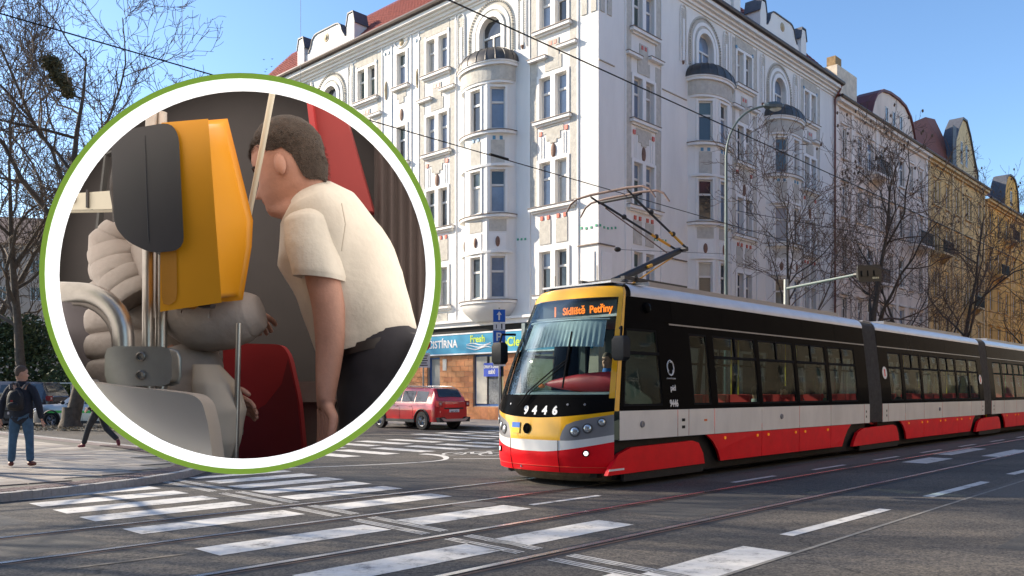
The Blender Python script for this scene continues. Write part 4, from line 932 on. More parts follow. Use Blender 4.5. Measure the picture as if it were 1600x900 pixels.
# sun blind
CLOTH = mat('sun_blind_cloth', (.30, .36, .38), .8, var=.1)
b = MB(); rows = []
for j in range(7):
    z = 2.66 - .45 * j / 6; rows.append([nose(-.80 + 1.52 * i / 90, z + .025 * math.sin(i / 90 * math.pi) * (j / 6), -.10 - .012 * math.sin(i * 1.4) * (j / 6)) for i in range(91)])
b.grid(rows); b.build('sun_blind', CLOTH, tram, smooth=True)
b = MB(); b.tube([nose(-.84 + 1.68 * i / 12, 2.67, -.09) for i in range(13)], .014, 6); b.build('blind_rod', mat('cab_rod', (.5, .55, .55), .4), tram)
# dashboard with its red hood
CABG = mat('cab_grey', (.20, .26, .265), .6, var=.1)
b = MB(); rings = []
for z, k in ((1.0, .86), (1.30, .9), (1.42, .93), (1.46, .86)):
    rings.append([(lambda p: (p[0] + .12, p[1] * k, z))(nose(-.95 + 1.9 * i / 24, 1.42)) for i in range(25)] + [(1.35, 1.0 * k, z + .06), (1.35, -1.0 * k, z + .06)])
b.loft(rings); b.build('dashboard', CABG, tram)
REDC = mat('red_hood', (.42, .012, .018), .5, var=.08)
b = MB(); rings = []
for i in range(15):
    t = i / 14; y = .50 - 1.42 * t; r = .02 + .15 * math.sin(math.pi / 2 * min(1, t * 1.25)) ** .8 * (1 if t < .92 else .8)
    rings.append([(1.0 + .5 * r * 1.5 * math.cos(a) + .18 * t, y, 1.63 + r * math.sin(a) + .03 * t) for a in [2 * math.pi * k / 12 for k in range(12)]])
b.loft(rings); b.build('dashboard_hood', REDC, tram, smooth=True)
b = MB(); b.blob((.97, .56, 1.6), (.05, .07, .04), seg=8, rings=5); b.build('orange_toy', mat('orange_plastic', (.6, .15, .02), .5), tram)
# cab rear wall, partly glazed
slab('cab_partition', 2.15, 2.2, -1.05, .1, .36, 2.6, mat('partition_dark', (.04, .045, .05), .5), tram); slab('cab_post', 2.15, 2.2, .55, .7, .36, 2.7, MATS['partition_dark'], tram); slab('cab_post', 1.0, 1.06, .98, 1.06, 1.2, 2.7, CABG, tram)
# wipers
b = MB(); p0 = Vector(nose(-.02, 1.3, .05)); 
b.tube([nose(.28, 1.28, .06), nose(.12, 1.52, .07), nose(-.22, 1.86, .05), nose(-.42, 2.02, .05)], .011, 6); b.tube([nose(.24, 1.27, .06), nose(.08, 1.5, .07), nose(-.24, 1.80, .05), nose(-.42, 1.98, .05)], .008, 6)
b.build('wiper_arm', RUB, tram); b = MB(); b.tube([nose(-.40, 1.56, .03), nose(-.40, 2.0, .045), nose(-.38, 2.46, .03)], .016, 5); b.build('wiper_blade', RUB, tram)
# mirrors / side camera boxes
for s in (-1, 1):
    b = MB(); x = .95; rings = []
    for z, k in ((1.98, .7), (2.03, 1), (2.3, 1), (2.36, .7)): rings.append([(x - .25 + q[0] * k * .09, s * (1.3 + q[1] * k * .11), z) for q in ((-1, -1), (1, -1), (1, 1), (-1, 1))])
    b.loft(rings); mm = b.build('mirror', mat('mirror_black', (.008, .011, .016), .6, spec=.2), tram, smooth=30); b = MB(); b.tube([(.7, s * 1.3, 2.36), (.74, s * 1.28, 2.5), (.92, s * 1.12, 2.5)], .022, 6); b.build('mirror_bracket', RUB, mm)
# side details of the near side
def on_side(me, x, z, name, parent=tram, off=.008):
    s = -1; p = Vector(side(x, -off, z, s)); up = (Vector(side(x, 0, z + .03, s)) - Vector(side(x, 0, z - .03, s))).normalized()
    xd = Vector((1, 0, 0)); zz = xd.cross(up).normalized(); m = Matrix((xd, up, zz)).transposed().to_4x4(); m.translation = p; return link(name, me, parent, m)
b = MB()
for k in range(3):
    a0 = k * 2.094; b.tube([(.065 * math.cos(a0 + q * .42) + .035 * math.cos(a0 + .6), .085 * math.sin(a0 + q * .42) + .035 * math.sin(a0 + .6), 0) for q in range(6)], .011, 5)
b.tube([(.10 * math.cos(q * .524), .13 * math.sin(q * .524), 0) for q in range(12)], .009, 5, closed=True)
on_side(b.mesh('emblem', SIGNW), 2.27, 1.90, 'emblem')
on_side(text_mesh('pid', .13, SIGNW, .002, 'CENTER', .004), 2.3, 1.56, 'lettering'); on_side(text_mesh('9446', .16, SIGNW, .002, 'CENTER', .006, .8), 2.3, 1.30, 'fleet_number')
on_side(text_mesh('DOPRAVN\u00cd PODNIK', .03, SIGNW, .001), 2.27, 1.72, 'lettering'); on_side(text_mesh('9446', .09, LEDR, .002, 'CENTER', .004), 2.78, 2.33, 'side_display').matrix_local @= Matrix.Rotation(-math.pi / 2, 4, 'Z')
b = MB(); b.lathe([(.09, 0), (.08, .05), (.02, .07)], 14); on_side(b.mesh('camera_dome', TK), 1.75, 2.88, 'camera_dome')
for x, z, m in ((1.35, .98, TG), (6.25, 1.0, TG), (16.3, 1.0, TG)):
    b = MB(); b.lathe([(.055, 0), (.05, .02), (.03, .022), (.02, .012)], 14); on_side(b.mesh('charging_cap', m), x, z, 'socket_cap', off=.014)
on_side(quad_mesh(.1, .035, mat('orange_reflector', (.7, .15, .02), .4)), 3.3, 1.0, 'reflector', off=.016)
for x in (11.55 + .55, 20.6 - .0): pass
for x, z in ((12.15, 1.98), (20.7, 1.9)):
    b = MB(); b.lathe([(.16, 0), (.16, .003), (.01, .003)], 20); dd = on_side(b.mesh('round_sticker', SIGNW), x, z, 'round_sticker'); b = MB(); b.box(-.03, .03, -.09, .09, .003, .006); link('sticker_mark', b.mesh('sticker_mark', TR), dd)
for x in (2.55, 2.6, 10.75, 12.1, 20.75, 22.1): 
    for z in (1.02, .9): on_side(quad_mesh(.045, .05, UND), x, z, 'latch', off=.015)
# interior
SEATR = mat('seat_red', (.6, .02, .02), .7, var=.1); POLE = mat('pole_yellow', (.6, .45, .03), .4)
b = MB(); b.box(-.22, .22, -.21, .21, .42, .5); b.box(.17, .24, -.21, .21, .5, 1.08); b.box(-.05, .05, -.05, .05, 0, .42); seat_me = b.mesh('seat', SEATR)
for si, (a, c) in enumerate(segs):
    x = a + (2.6 if si == 0 else .8)
    while x < c - .6:
        for y in (-.8, -.35, .5, .85) if int(x) % 3 else (-.8, .8): link('seat', seat_me, tram, Matrix.Translation((x, y, .36)) @ (Matrix.Rotation(math.pi, 4, 'Z') if int(x * 2) % 2 else Matrix()))
        x += .92
    b = MB(); x = a + 2.5
    k = 0
    while x < c - .5:
        b = MB(); b.tube([(x, (-.45, .45)[k % 2], .36), (x, (-.45, .45)[k % 2], 2.72)], .018, 6); b.build('pole', POLE, tram); x += 1.35; k += 1
# rear end
b = MB(); rings = []
for dx, k in ((0, 1), (.25, .96), (.4, .8)):
    rings.append([(31.0 + dx, -(w_(z)) * k, z) for z in (.25, .75, 1.2, 2, 3.05, 3.28)] + [(31.0 + dx, (w_(z)) * k, z) for z in (3.28, 3.05, 2, 1.2, .75, .25)])
b.loft(rings); b.build('rear_end', TR, tram)
# nose roof
b = MB(); rows = []
for j, z in enumerate((3.235, 3.27, 3.29)):
    rows.append([(lambda p: (p[0] + .04 + j * .08, p[1] * (1 - j * .06), z))(nose(-1 + 2 * i / 30, 3.22)) for i in range(31)])
rows.append([(1.9, -1.0 + 2.0 * i / 30, 3.30) for i in range(31)]); b.grid(rows); b.build('cab_roof', BLUEK, tram)
# pantograph
PB = mat('pantograph_black', (.03, .03, .034), .5, metal=.3, var=.2); PY = mat('pantograph_yellow', (.65, .33, .02), .5); PR = mat('pantograph_carbon', (.14, .085, .07), .6, var=.3)
pan = b = MB(); b.box(1.9, 3.9, -.5, -.42, 3.42, 3.48); b.box(1.9, 3.9, .42, .5, 3.42, 3.48); b.box(2.2, 2.3, -.5, .5, 3.42, 3.5)
for x in (1.95, 3.8):
    for y in (-.46, .46): b.lathe([(.05, 3.30), (.08, 3.33), (.05, 3.36), (.08, 3.39), (.05, 3.42)], 10, (x, y, 0))
pan = b.build('pantograph', PB, tram)
b = MB(); b.tube([(2.25, 0, 3.45), (4.42, 0, 4.27)], [.075, .06], 10); b.tube([(4.45, -.16, 4.29), (4.45, .16, 4.29)], .05, 8); b.build('lower_arm', PB, pan)
b = MB(); b.tube([(3.2, -.085, 3.81), (3.34, -.085, 3.86)], .03, 6); b.build('arm_mark', PY, pan)
for s in (-1, 1):
    b = MB(); b.tube([(4.5, s * .12, 4.31), (2.35, s * .36, 4.93)], .022, 6); b.blob((3.0, s * .30, 4.76), (.05, .05, .05)); b.blob((3.9, s * .19, 4.5), (.05, .05, .05)); b.build('upper_arm', PB, pan)
    b = MB(); b.tube([(4.3, s * .142, 4.368), (3.75, s * .205, 4.526)], .026, 6); b.build('arm_mark', PY, pan)
b = MB(); b.tube([(4.2, .05, 4.15), (2.5, .36, 4.86)], .012, 5); b.build('control_rod', PR, pan)
b = MB(); b.tube([(2.9, .12, 3.45), (4.35, .1, 4.15)], .014, 5); b.build('coupling_rod', PY, pan)
hd = MB(); hd.tube([(2.35, -.4, 4.93), (2.35, .4, 4.93)], .026, 8)
for s in (-1, 1): hd.tube([(2.12, s * .4, 5.0), (2.35, s * .38, 4.93), (2.55, s * .4, 5.0)], .018, 6)
hd = hd.build('pan_head', PB, pan)
for x in (2.12, 2.55):
    b = MB(); b.tube([(x, -.98, 4.78), (x, -.86, 4.94), (x, -.72, 5.01), (x, -.4, 5.035), (x, .4, 5.035), (x, .72, 5.01), (x, .86, 4.94), (x, .98, 4.78)], [.014, .018, .02, .024, .024, .02, .018, .014], 8); b.build('contact_strip', PR, hd)
for x in (2.0,):
    b = MB(); b.tube([(.9 + .5, -.3, 3.3), (1.4, -.3, 3.62)], .008, 4); b.build('aerial', RUB, tram); b = MB(); b.tube([(1.25, .5, 3.28), (1.25, .5, 3.5)], .008, 4); b.build('aerial', RUB, tram)
# ------------------------------------------------------------------ overhead wires
WIRE = mat('wire_dark', (.02, .018, .017), .6, metal=.4, var=0)
def wire(label, pts, r=.012, sag=0):
    P_ = [Vector(p) for p in pts]
    if len(P_) == 2 and sag:
        a, c = P_; P_ = [a.lerp(c, t / 20) - Vector((0, 0, 4 * sag * (t / 20) * (1 - t / 20))) for t in range(21)]
    b = MB(); b.tube(P_, r, 5); return tag(b.build('overhead_wire', WIRE), label, 'wire', 'overhead wires')
wire('contact wire over the rails the tram stands on, touching its pantograph', [UV(-12, 8.97, 5.07), UV(80, 8.97, 5.07)], .008)
wire('contact wire over the nearer empty tram track', [UV(-12, 5.8, 5.14), UV(80, 5.8, 5.14)], .008)
b = MB(); b.tube([UV(9.0, 8.97, 5.085), UV(9.4, 8.97, 5.085)], .02, 6); tag(b.build('wire_clamp', WIRE), 'small dark clamp on the contact wire left of the pantograph', 'clamp')
wire('thin span wire behind the pantograph with a small insulator', [UV(19.1, 14.0, 5.47), UV(26.3, 14.5, 6.25)], .007)
b = MB(); b.blob(UV(19.1, 14.0, 5.47), (.1, .1, .07), seg=8, rings=5); tag(b.build('insulator', WIRE), 'small dark insulator on the span wire behind the pantograph', 'insulator')
wire('pale span wire crossing in front of the bare trees at the right', [UV(30, 16.3, 8.6), UV(34, 9.0, 6.6), UV(38, -3, 9.0)], .012)
# ------------------------------------------------------------------ bare trees
BARK = mat('bark', (.085, .068, .052), .95, var=.35, scale=6, bump=.8, bscale=18); TWIG = mat('twig_bark', (.12, .09, .065), .95, var=.25, scale=2); TWIGR = mat('twig_reddish', (.15, .10, .07), .95, var=.25, scale=2)
def tree_mesh(seed, H, spread=.5, r0=.2, fork=.25, levels=4, kids=(7, 7, 6, 5), droop=0., thin=.011, bias=(0, 0, 0)):
    rnd = random.Random(seed); tb, cb = MB(), MB(); bias = Vector(bias); tips = []
    def rdir(d, ang):
        o = d.orthogonal().normalized(); o.rotate(Matrix.Rotation(rnd.uniform(0, 6.283), 3, d)); return (d * math.cos(ang) + o * math.sin(ang)).normalized()
    def br(p, d, L, r, lv):
        n = (9, 7, 6, 5, 4, 3)[min(lv, 5)]; pts = [p.copy()]; rr = [r]; q = p.copy(); dd = d.copy()
        for i in range(n):
            w = .10 if lv == 0 else .26
            dd = (dd + Vector((rnd.gauss(0, w), rnd.gauss(0, w), rnd.gauss(0, w) + (.10 if lv > 0 else .12) - droop * (lv >= 2))) + bias * (.05 if lv else .02)).normalized()
            q = q + dd * (L / n); pts.append(q.copy()); rr.append(max(thin * .8, r * (1 - (.9 if lv == 0 else .75) * (i + 1) / n)))
        (tb if lv < 2 else cb).tube(pts, rr, (9, 6, 4, 3, 3, 3)[min(lv, 5)], cap=False)
        if lv >= levels: tips.append(pts[-1]); return
        k = kids[lv]
        for j in range(k):
            t = (fork + (1 - fork) * (j + rnd.uniform(.1, .9)) / k) if lv == 0 else (.18 + .82 * (j + rnd.random()) / k)
            t = min(t, .999); i = int(t * n); pp = pts[i].lerp(pts[i + 1], t * n - i); dr = (pts[i + 1] - pts[i]).normalized()
            a = rnd.uniform(.45, .95) * (spread * 2 if lv == 0 else 1.0)
            LL = L * (rnd.uniform(.5, .75) * (1.08 - .5 * t) if lv == 0 else rnd.uniform(.42, .68) * (1.15 - .5 * t))
            br(pp, rdir(dr, a), LL, max(thin, rr[i] * (.55 if lv == 0 else .6)), lv + 1)
    br(Vector((0, 0, -.05)), Vector((rnd.gauss(0, .03), rnd.gauss(0, .03), 1)).normalized(), H * .8, r0, 0)
    # root flare
    tb.tube([(0, 0, -.1), (0, 0, .1), (0, 0, .35), (0, 0, .8)], [r0 * 1.7, r0 * 1.45, r0 * 1.12, r0 * .98], 10, cap=False)
    return tb, cb, tips
def tree(label, loc, seed, H, group=None, seeds=0, tw=None, name='bare_tree', **k):
    tb, cb, tips = tree_mesh(seed, H, **k); t = thing(name, label, 'tree', loc, 0, group)
    tb.build('trunk', BARK, t, smooth=50); cb.build('crown', tw or TWIG, t)
    if seeds:
        b = MB(); rnd = random.Random(seed); top = sorted(tips, key=lambda p: -p.z)[:int(len(tips) * .5)]
        for p in rnd.sample(top, min(seeds, len(top))): b.blob((p.x, p.y, p.z - .08), (.06, .06, .1), seg=5, rings=4)
        b.build('seed_cluster', TWIGR, t, kind='stuff')
    return t
GR = 'bare street trees along the tram street'
tree('slender bare tree behind the tram in front of the white house, nearest of the row', (13.08, 40, .12), 11, 13.2, GR, r0=.14, kids=(11, 6, 5, 3), spread=.52, fork=.32, thin=.012, tw=TWIGR)
tree('tall bare tree with a forked trunk right behind the hanging traffic light', (19.65, 47, .12), 23, 16.5, GR, seeds=60, r0=.25, kids=(9, 7, 5, 3), spread=.45, fork=.28, thin=.012, tw=TWIGR)
tree('bare tree in front of the seam between the pink and ochre houses', (24.1, 51.7, .12), 31, 13.5, GR, r0=.15, kids=(9, 6, 5, 3), spread=.5, fork=.3, thin=.013, tw=TWIGR)
tree('low bare tree in front of the ochre house', (29.6, 57.3, .12), 47, 10.5, GR, r0=.14, kids=(8, 6, 5, 3), spread=.6, fork=.25, thin=.013, tw=TWIGR)
tree('tall bare tree with seed clusters in its top, right in front of the ochre house', (34.6, 62.9, .12), 53, 18.5, GR, seeds=70, r0=.22, kids=(10, 7, 5, 3), spread=.5, fork=.3, thin=.014, tw=TWIGR)
tree('bare tree at the far right edge in front of the orange house', (43.5, 72, .12), 61, 15, GR, seeds=30, r0=.18, kids=(8, 6, 5, 3), spread=.55, fork=.25, thin=.015, tw=TWIGR)
GL_ = 'big bare trees on the left pavement'
tree('big bare tree with a thick trunk behind the walking person', (-17.0, 32.4, .1), 71, 18.5, GL_, r0=.29, kids=(12, 9, 7, 6), spread=.62, fork=.22, thin=.0115)
tree('bare tree at the left edge whose branches hang over the pavement', (-15.4, 16.0, .1), 83, 13.0, GL_, r0=.17, kids=(12, 8, 7, 6), spread=.6, fork=.3, thin=.0065, bias=(.9, .3, .25))
tree('bare tree standing behind the parked cars at the left', (-25.5, 44, 0), 97, 19, GL_, r0=.3, kids=(11, 8, 7, 4), spread=.6, fork=.25, thin=.016)
tree('bare tree in front of the beige apartment block', (-33, 52, 0), 101, 20, GL_, r0=.3, kids=(11, 8, 6, 5), spread=.6, fork=.2, thin=.018)
tree('bare tree partly hidden by the round display', (-21, 50, 0), 113, 13, GL_, r0=.28, kids=(11, 8, 6, 5), spread=.6, fork=.25, thin=.018)
tree('bare tree outside the left edge that throws branch shadows on the road', (-19.5, 12.5, .1), 127, 12.5, GL_, r0=.24, kids=(9, 7, 6, 4), spread=.55, fork=.35, thin=.012)
tree('second bare tree outside the left edge', (-27, 22.5, .1), 131, 13.5, GL_, r0=.24, kids=(9, 7, 5, 4), spread=.5, fork=.35, thin=.012)
# nest-like clump of mistletoe
rnd = random.Random(5)
def leaf_cloud(b, c, r, n, s, rnd, m=0, hollow=0):
    for i in range(n):
        d = Vector((rnd.gauss(0, 1), rnd.gauss(0, 1), rnd.gauss(0, 1))).normalized() * (rnd.random() ** .45 if not hollow else rnd.uniform(hollow, 1))
        p = Vector((c[0] + d.x * r[0], c[1] + d.y * r[1], c[2] + d.z * r[2])); a = Vector((rnd.gauss(0, 1), rnd.gauss(0, 1), rnd.gauss(0, 1))).normalized(); q = a.orthogonal().normalized()
        l, w = s * rnd.uniform(.7, 1.4), s * .35
        b.add([p - q * w, p + a * l * .5 - q * w * .2, p + a * l, p + a * l * .5 + q * w * 1.2, p + q * w], [(0, 1, 2, 3, 4)], m)
b = MB()
for k in range(6): leaf_cloud(b, (-.32 + .13 * k, 0, .5 - .2 * k + .08 * math.sin(k * 2)), (.36 - .03 * k, .3, .28), 420, .09, rnd, 0)
ms = tag(b.build('mistletoe', mat('mistletoe_leaf', (.085, .075, .03), .8, var=.4, scale=9), None, Matrix.Translation((-16.15, 30.0, 12.75))), 'dark olive clump of mistletoe in the top branches at the left', 'mistletoe')
# evergreens and hedge behind the parked cars
YEW = [mat('yew_%d' % i, c, .8, var=.35, scale=3) for i, c in enumerate(((.04, .065, .022), (.075, .10, .035), (.028, .045, .018)))]
def bush(name, label, cat, loc, blobs, n, s, seed, h=0):
    rr = random.Random(seed); t = thing(name, label, cat, loc); b = MB()
    for (c, r) in blobs:
        for m in range(3): leaf_cloud(b, (c[0] + rr.gauss(0, .1), c[1], c[2]), r, n // 3, s, rr, m)
    b.build('foliage', YEW, t); b = MB()
    b.tube([(0, 0, 0), (.1, 0, h or 1.5), (0, .1, 2 * (h or 1.5))], [.14, .1, .04], 7)
    for (c, r) in blobs: b.tube([(0, 0, .6), c], [.06, .02], 5)
    b.build('stem', BARK, t)
bush('yew_tree', 'dark evergreen yew at the left edge behind the parked cars', 'tree', (-27.5, 46, 0), [((-2.5, 0, 2.6), (2.2, 1.6, 2.3)), ((0, 0, 3.2), (2.2, 1.6, 2.4)), ((2.4, 0, 2.4), (1.9, 1.5, 2.0)), ((1.2, 0, 4.4), (1.5, 1.2, 1.4)), ((-1.5, .3, 4.5), (1.6, 1.2, 1.3)), ((4.2, .2, 1.8), (1.5, 1.3, 1.6))], 1500, .2, 3)
bush('evergreen_shrub', 'lower dark green shrub beside the thick tree trunk', 'shrub', (-21.5, 44, 0), [((-1.5, 0, 1.6), (1.6, 1.2, 1.5)), ((1, 0, 1.4), (1.7, 1.2, 1.3)), ((3, .2, 1.3), (1.5, 1.2, 1.2))], 1300, .17, 4)
f = thing('railing', 'low pale metal railing behind the parked cars', 'fence', (-32, 42, 0)); PALE = mat('pale_metal', (.5, .5, .48), .5, metal=.2)
slab('rail', 0, 16, -.02, .02, 1.9, 1.96, PALE, f); slab('rail', 0, 16, -.02, .02, 1.2, 1.25, PALE, f)
for k in range(17): slab('post', k * 1.0 - .02, k * 1.0 + .02, -.02, .02, 0, 1.95, PALE, f)
# patch of gravel and leaves round the thick trunk
b = MB()
for i in range(2600):
    a = rnd.uniform(0, 6.28); r = 2.6 * rnd.random() ** .6; x, y = -17 + r * 1.7 * math.cos(a), 31.8 + r * math.sin(a); s = rnd.uniform(.03, .1); h = rnd.uniform(.0, .05)
    q = rnd.uniform(0, 3); b.add([(x, y, .12 + h), (x + s * math.cos(q), y + s * math.sin(q), .13), (x + s * math.cos(q + 1.5), y + s * math.sin(q + 1.5), .15 + h)], [(0, 1, 2)])
b.build('leaf_litter', mat('dry_litter', (.27, .23, .16), .95, var=.5, scale=9), kind='stuff')['label'] = 'dry leaves and gravel round the thick trunk'
# ------------------------------------------------------------------ houses beyond the frame (they stand across the two streets, and show in glass)
OFF = mat('far_side_render', (.29, .23, .17), .85, var=.2, scale=.5)
def opposite(name, label, u0, v0, rz, W, H):
    p = UV(u0, v0); h = thing(name, label, 'building', p, rz); n = int(W / 3.2); holes = []
    for k in range(n):
        c = (k + .5) * W / n
        for a in (1.2, 5.2, 8.9, 12.6, 16.2):
            if a + 2.1 < H: holes.append((c - .55, c + .55, a, a + 2.0))
    b = MB(); holes_wall(b, 0, W, 0, H, holes, .25); b.box(0, W, .6, 13, 0, H - .1, 1); b.build('wall', [OFF, dark_in], h)
    for a, c, d, e in holes: window(h, I4, a, c, d, e, y=.1, mull=True)
    b = MB(); b.prism([(-.6, H), (13.6, H), (6.5, H + 5)], 0, W, P=lambda y, z, x: (x, y, z)); b.build('roof', REDR, h)
opposite('row_house', 'dark brown house row across the tram street, outside the frame', 190, -11, ANG + math.pi, 183, 20)
opposite('corner_block', 'brown corner block behind the camera, outside the frame', -10, -16, ANG + math.pi, 60, 20)
opposite('side_street_row', 'brown house row behind the camera along the side street, outside the frame', -17, -12, ANG + math.pi / 2, 26, 20)
# ------------------------------------------------------------------ people
SKIN = mat('skin', (.48, .27, .19), .55, var=.08, scale=25); 
def head_add(b, M, m=0, k=1.0):
    sl = [(-.24, .072, .06, -.07), (-.19, .058, .05, -.066), (-.14, .055, .05, -.068), (-.122, .056, .075, -.072), (-.110, .046, .093, -.076), (-.095, .05, .098, -.082), (-.078, .057, .097, -.086), (-.068, .06, .101, -.088), (-.058, .062, .098, -.09), (-.045, .066, .098, -.093), (-.03, .069, .095, -.096), (-.012, .071, .093, -.099), (.005, .073, .092, -.101), (.02, .074, .098, -.103), (.045, .075, .1, -.103), (.07, .072, .094, -.1), (.095, .06, .078, -.085), (.112, .042, .052, -.06), (.122, .015, .018, -.02)]
    rows = []
    for z, w, f, bk in sl:
        row = []
        for j in range(32):
            a = 2 * math.pi * j / 32; c, s = math.cos(a), math.sin(a); y = (f if c > 0 else -bk) * (abs(c) ** .9) * (1 if c > 0 else -1); x = w * (abs(s) ** .85) * (1 if s > 0 else -1)
            aa = min(a, 2 * math.pi - a)
            nz = {-.045: .028, -.03: .022, -.012: .013, .005: .006}.get(z, 0); y += nz * math.exp(-(aa / .2) ** 2)
            if z in (-.012, .005): y -= .010 * math.exp(-((aa - .38) / .16) ** 2)
            row.append(M @ Vector((x * k, y * k, z * k)))
        rows.append(row)
    b.grid(rows, m, wrap=True)
    for s in (-1, 1):   # ears
        c = M @ Vector((s * .075 * k, -.005 * k, -.012 * k)); bb = MB(); bb.blob((0, 0, 0), (.009 * k, .018 * k, .031 * k), seg=8, rings=6); b.add([M @ (Vector(v) + Vector((s * .078 * k, -.008 * k, -.015 * k))) for v in bb.v], bb.f, m)
def _hl(c, front, low):
    if c > .45: return front
    if c > .15: return front + (.03 - front) * (.45 - c) / .3
    if c > -.35: return .03
    return .03 + (low - .03) * min(1, (-.35 - c) / .3)
def hair_mesh(M, mt, k=1.0, low=-.05, front=.055, thick=.012):
    b = MB(); rows = []
    for i in range(12):
        th = (i / 11) * 1.0; row = []
        for j in range(28):
            a = 2 * math.pi * j / 28; c, s = math.cos(a), math.sin(a)
            z0 = _hl(c, front, low); z = z0 + (.136 + thick - z0) * math.sin(th * math.pi / 2) ** 1.1
            sh = math.sqrt(max(0.0, 1 - (max(0, z - .03) / (.112 + thick)) ** 2)); tk = thick * min(1, .12 + 1.6 * i / 11); w = (.0755 + tk) * sh; f = (.1 + tk * .5) * sh; bk = (.1025 + tk) * sh * (1 if z > -.02 else max(.8, 1 - (-.02 - z) * 2.4))
            jx = 1 + .02 * math.sin(j * 5.1 + i * 2.3)
            row.append(M @ Vector((w * s * k * jx, (f if c > 0 else bk) * c * k * jx, z * k)))
        rows.append(row)
    b.grid(rows, wrap=True); return b.mesh('hair', mt, smooth=True)
class SK:
    def __init__(s): s.v = []; s.e = []; s.r = []
    def ch(s, pts, rad, start=None):
        prev = start
        for p, r in zip(pts, rad):
            s.v.append(Vector(p)); s.r.append(r)
            if prev is not None: s.e.append((prev, len(s.v) - 1))
            prev = len(s.v) - 1
        return prev
def mirror_x(p, s): return (p[0] * s, p[1], p[2])
def hand_chain(sk, wrist, d, side, start, size=1.0, curl=.5, spread=None):
    """palm and five bent fingers; d = direction of the forearm, side = direction of the thumb"""
    d = Vector(d).normalized(); side = Vector(side).normalized(); nrm = d.cross(side).normalized(); w = Vector(wrist); q = size
    for i, (o, L) in enumerate(((.030, .068), (.011, .076), (-.009, .071), (-.028, .055))):
        b0 = w + d * .03 * q + side * o * .55 * q; b1 = w + d * .085 * q + side * o * q; dd = d.copy(); p = b1.copy(); pts = [b0, b1]
        for j, f in enumerate((.45, .32, .23)):
            dd = (dd + nrm * curl * (.35 + .35 * j)).normalized(); p = p + dd * L * f * q; pts.append(p.copy())
        sk.ch(pts, [.013 * q, .0105 * q, .0085 * q, .008 * q, .0065 * q], start)
    t0 = w + d * .025 * q + side * .02 * q; sk.ch([t0, t0 + (d * .5 + side * .75).normalized() * .038 * q, t0 + (d * .9 + side * .65).normalized() * .072 * q + nrm * .01 * q, t0 + (d * 1.0 + side * .45 + nrm * .2).normalized() * .097 * q], [.014 * q, .012 * q, .0095 * q, .008 * q], start)
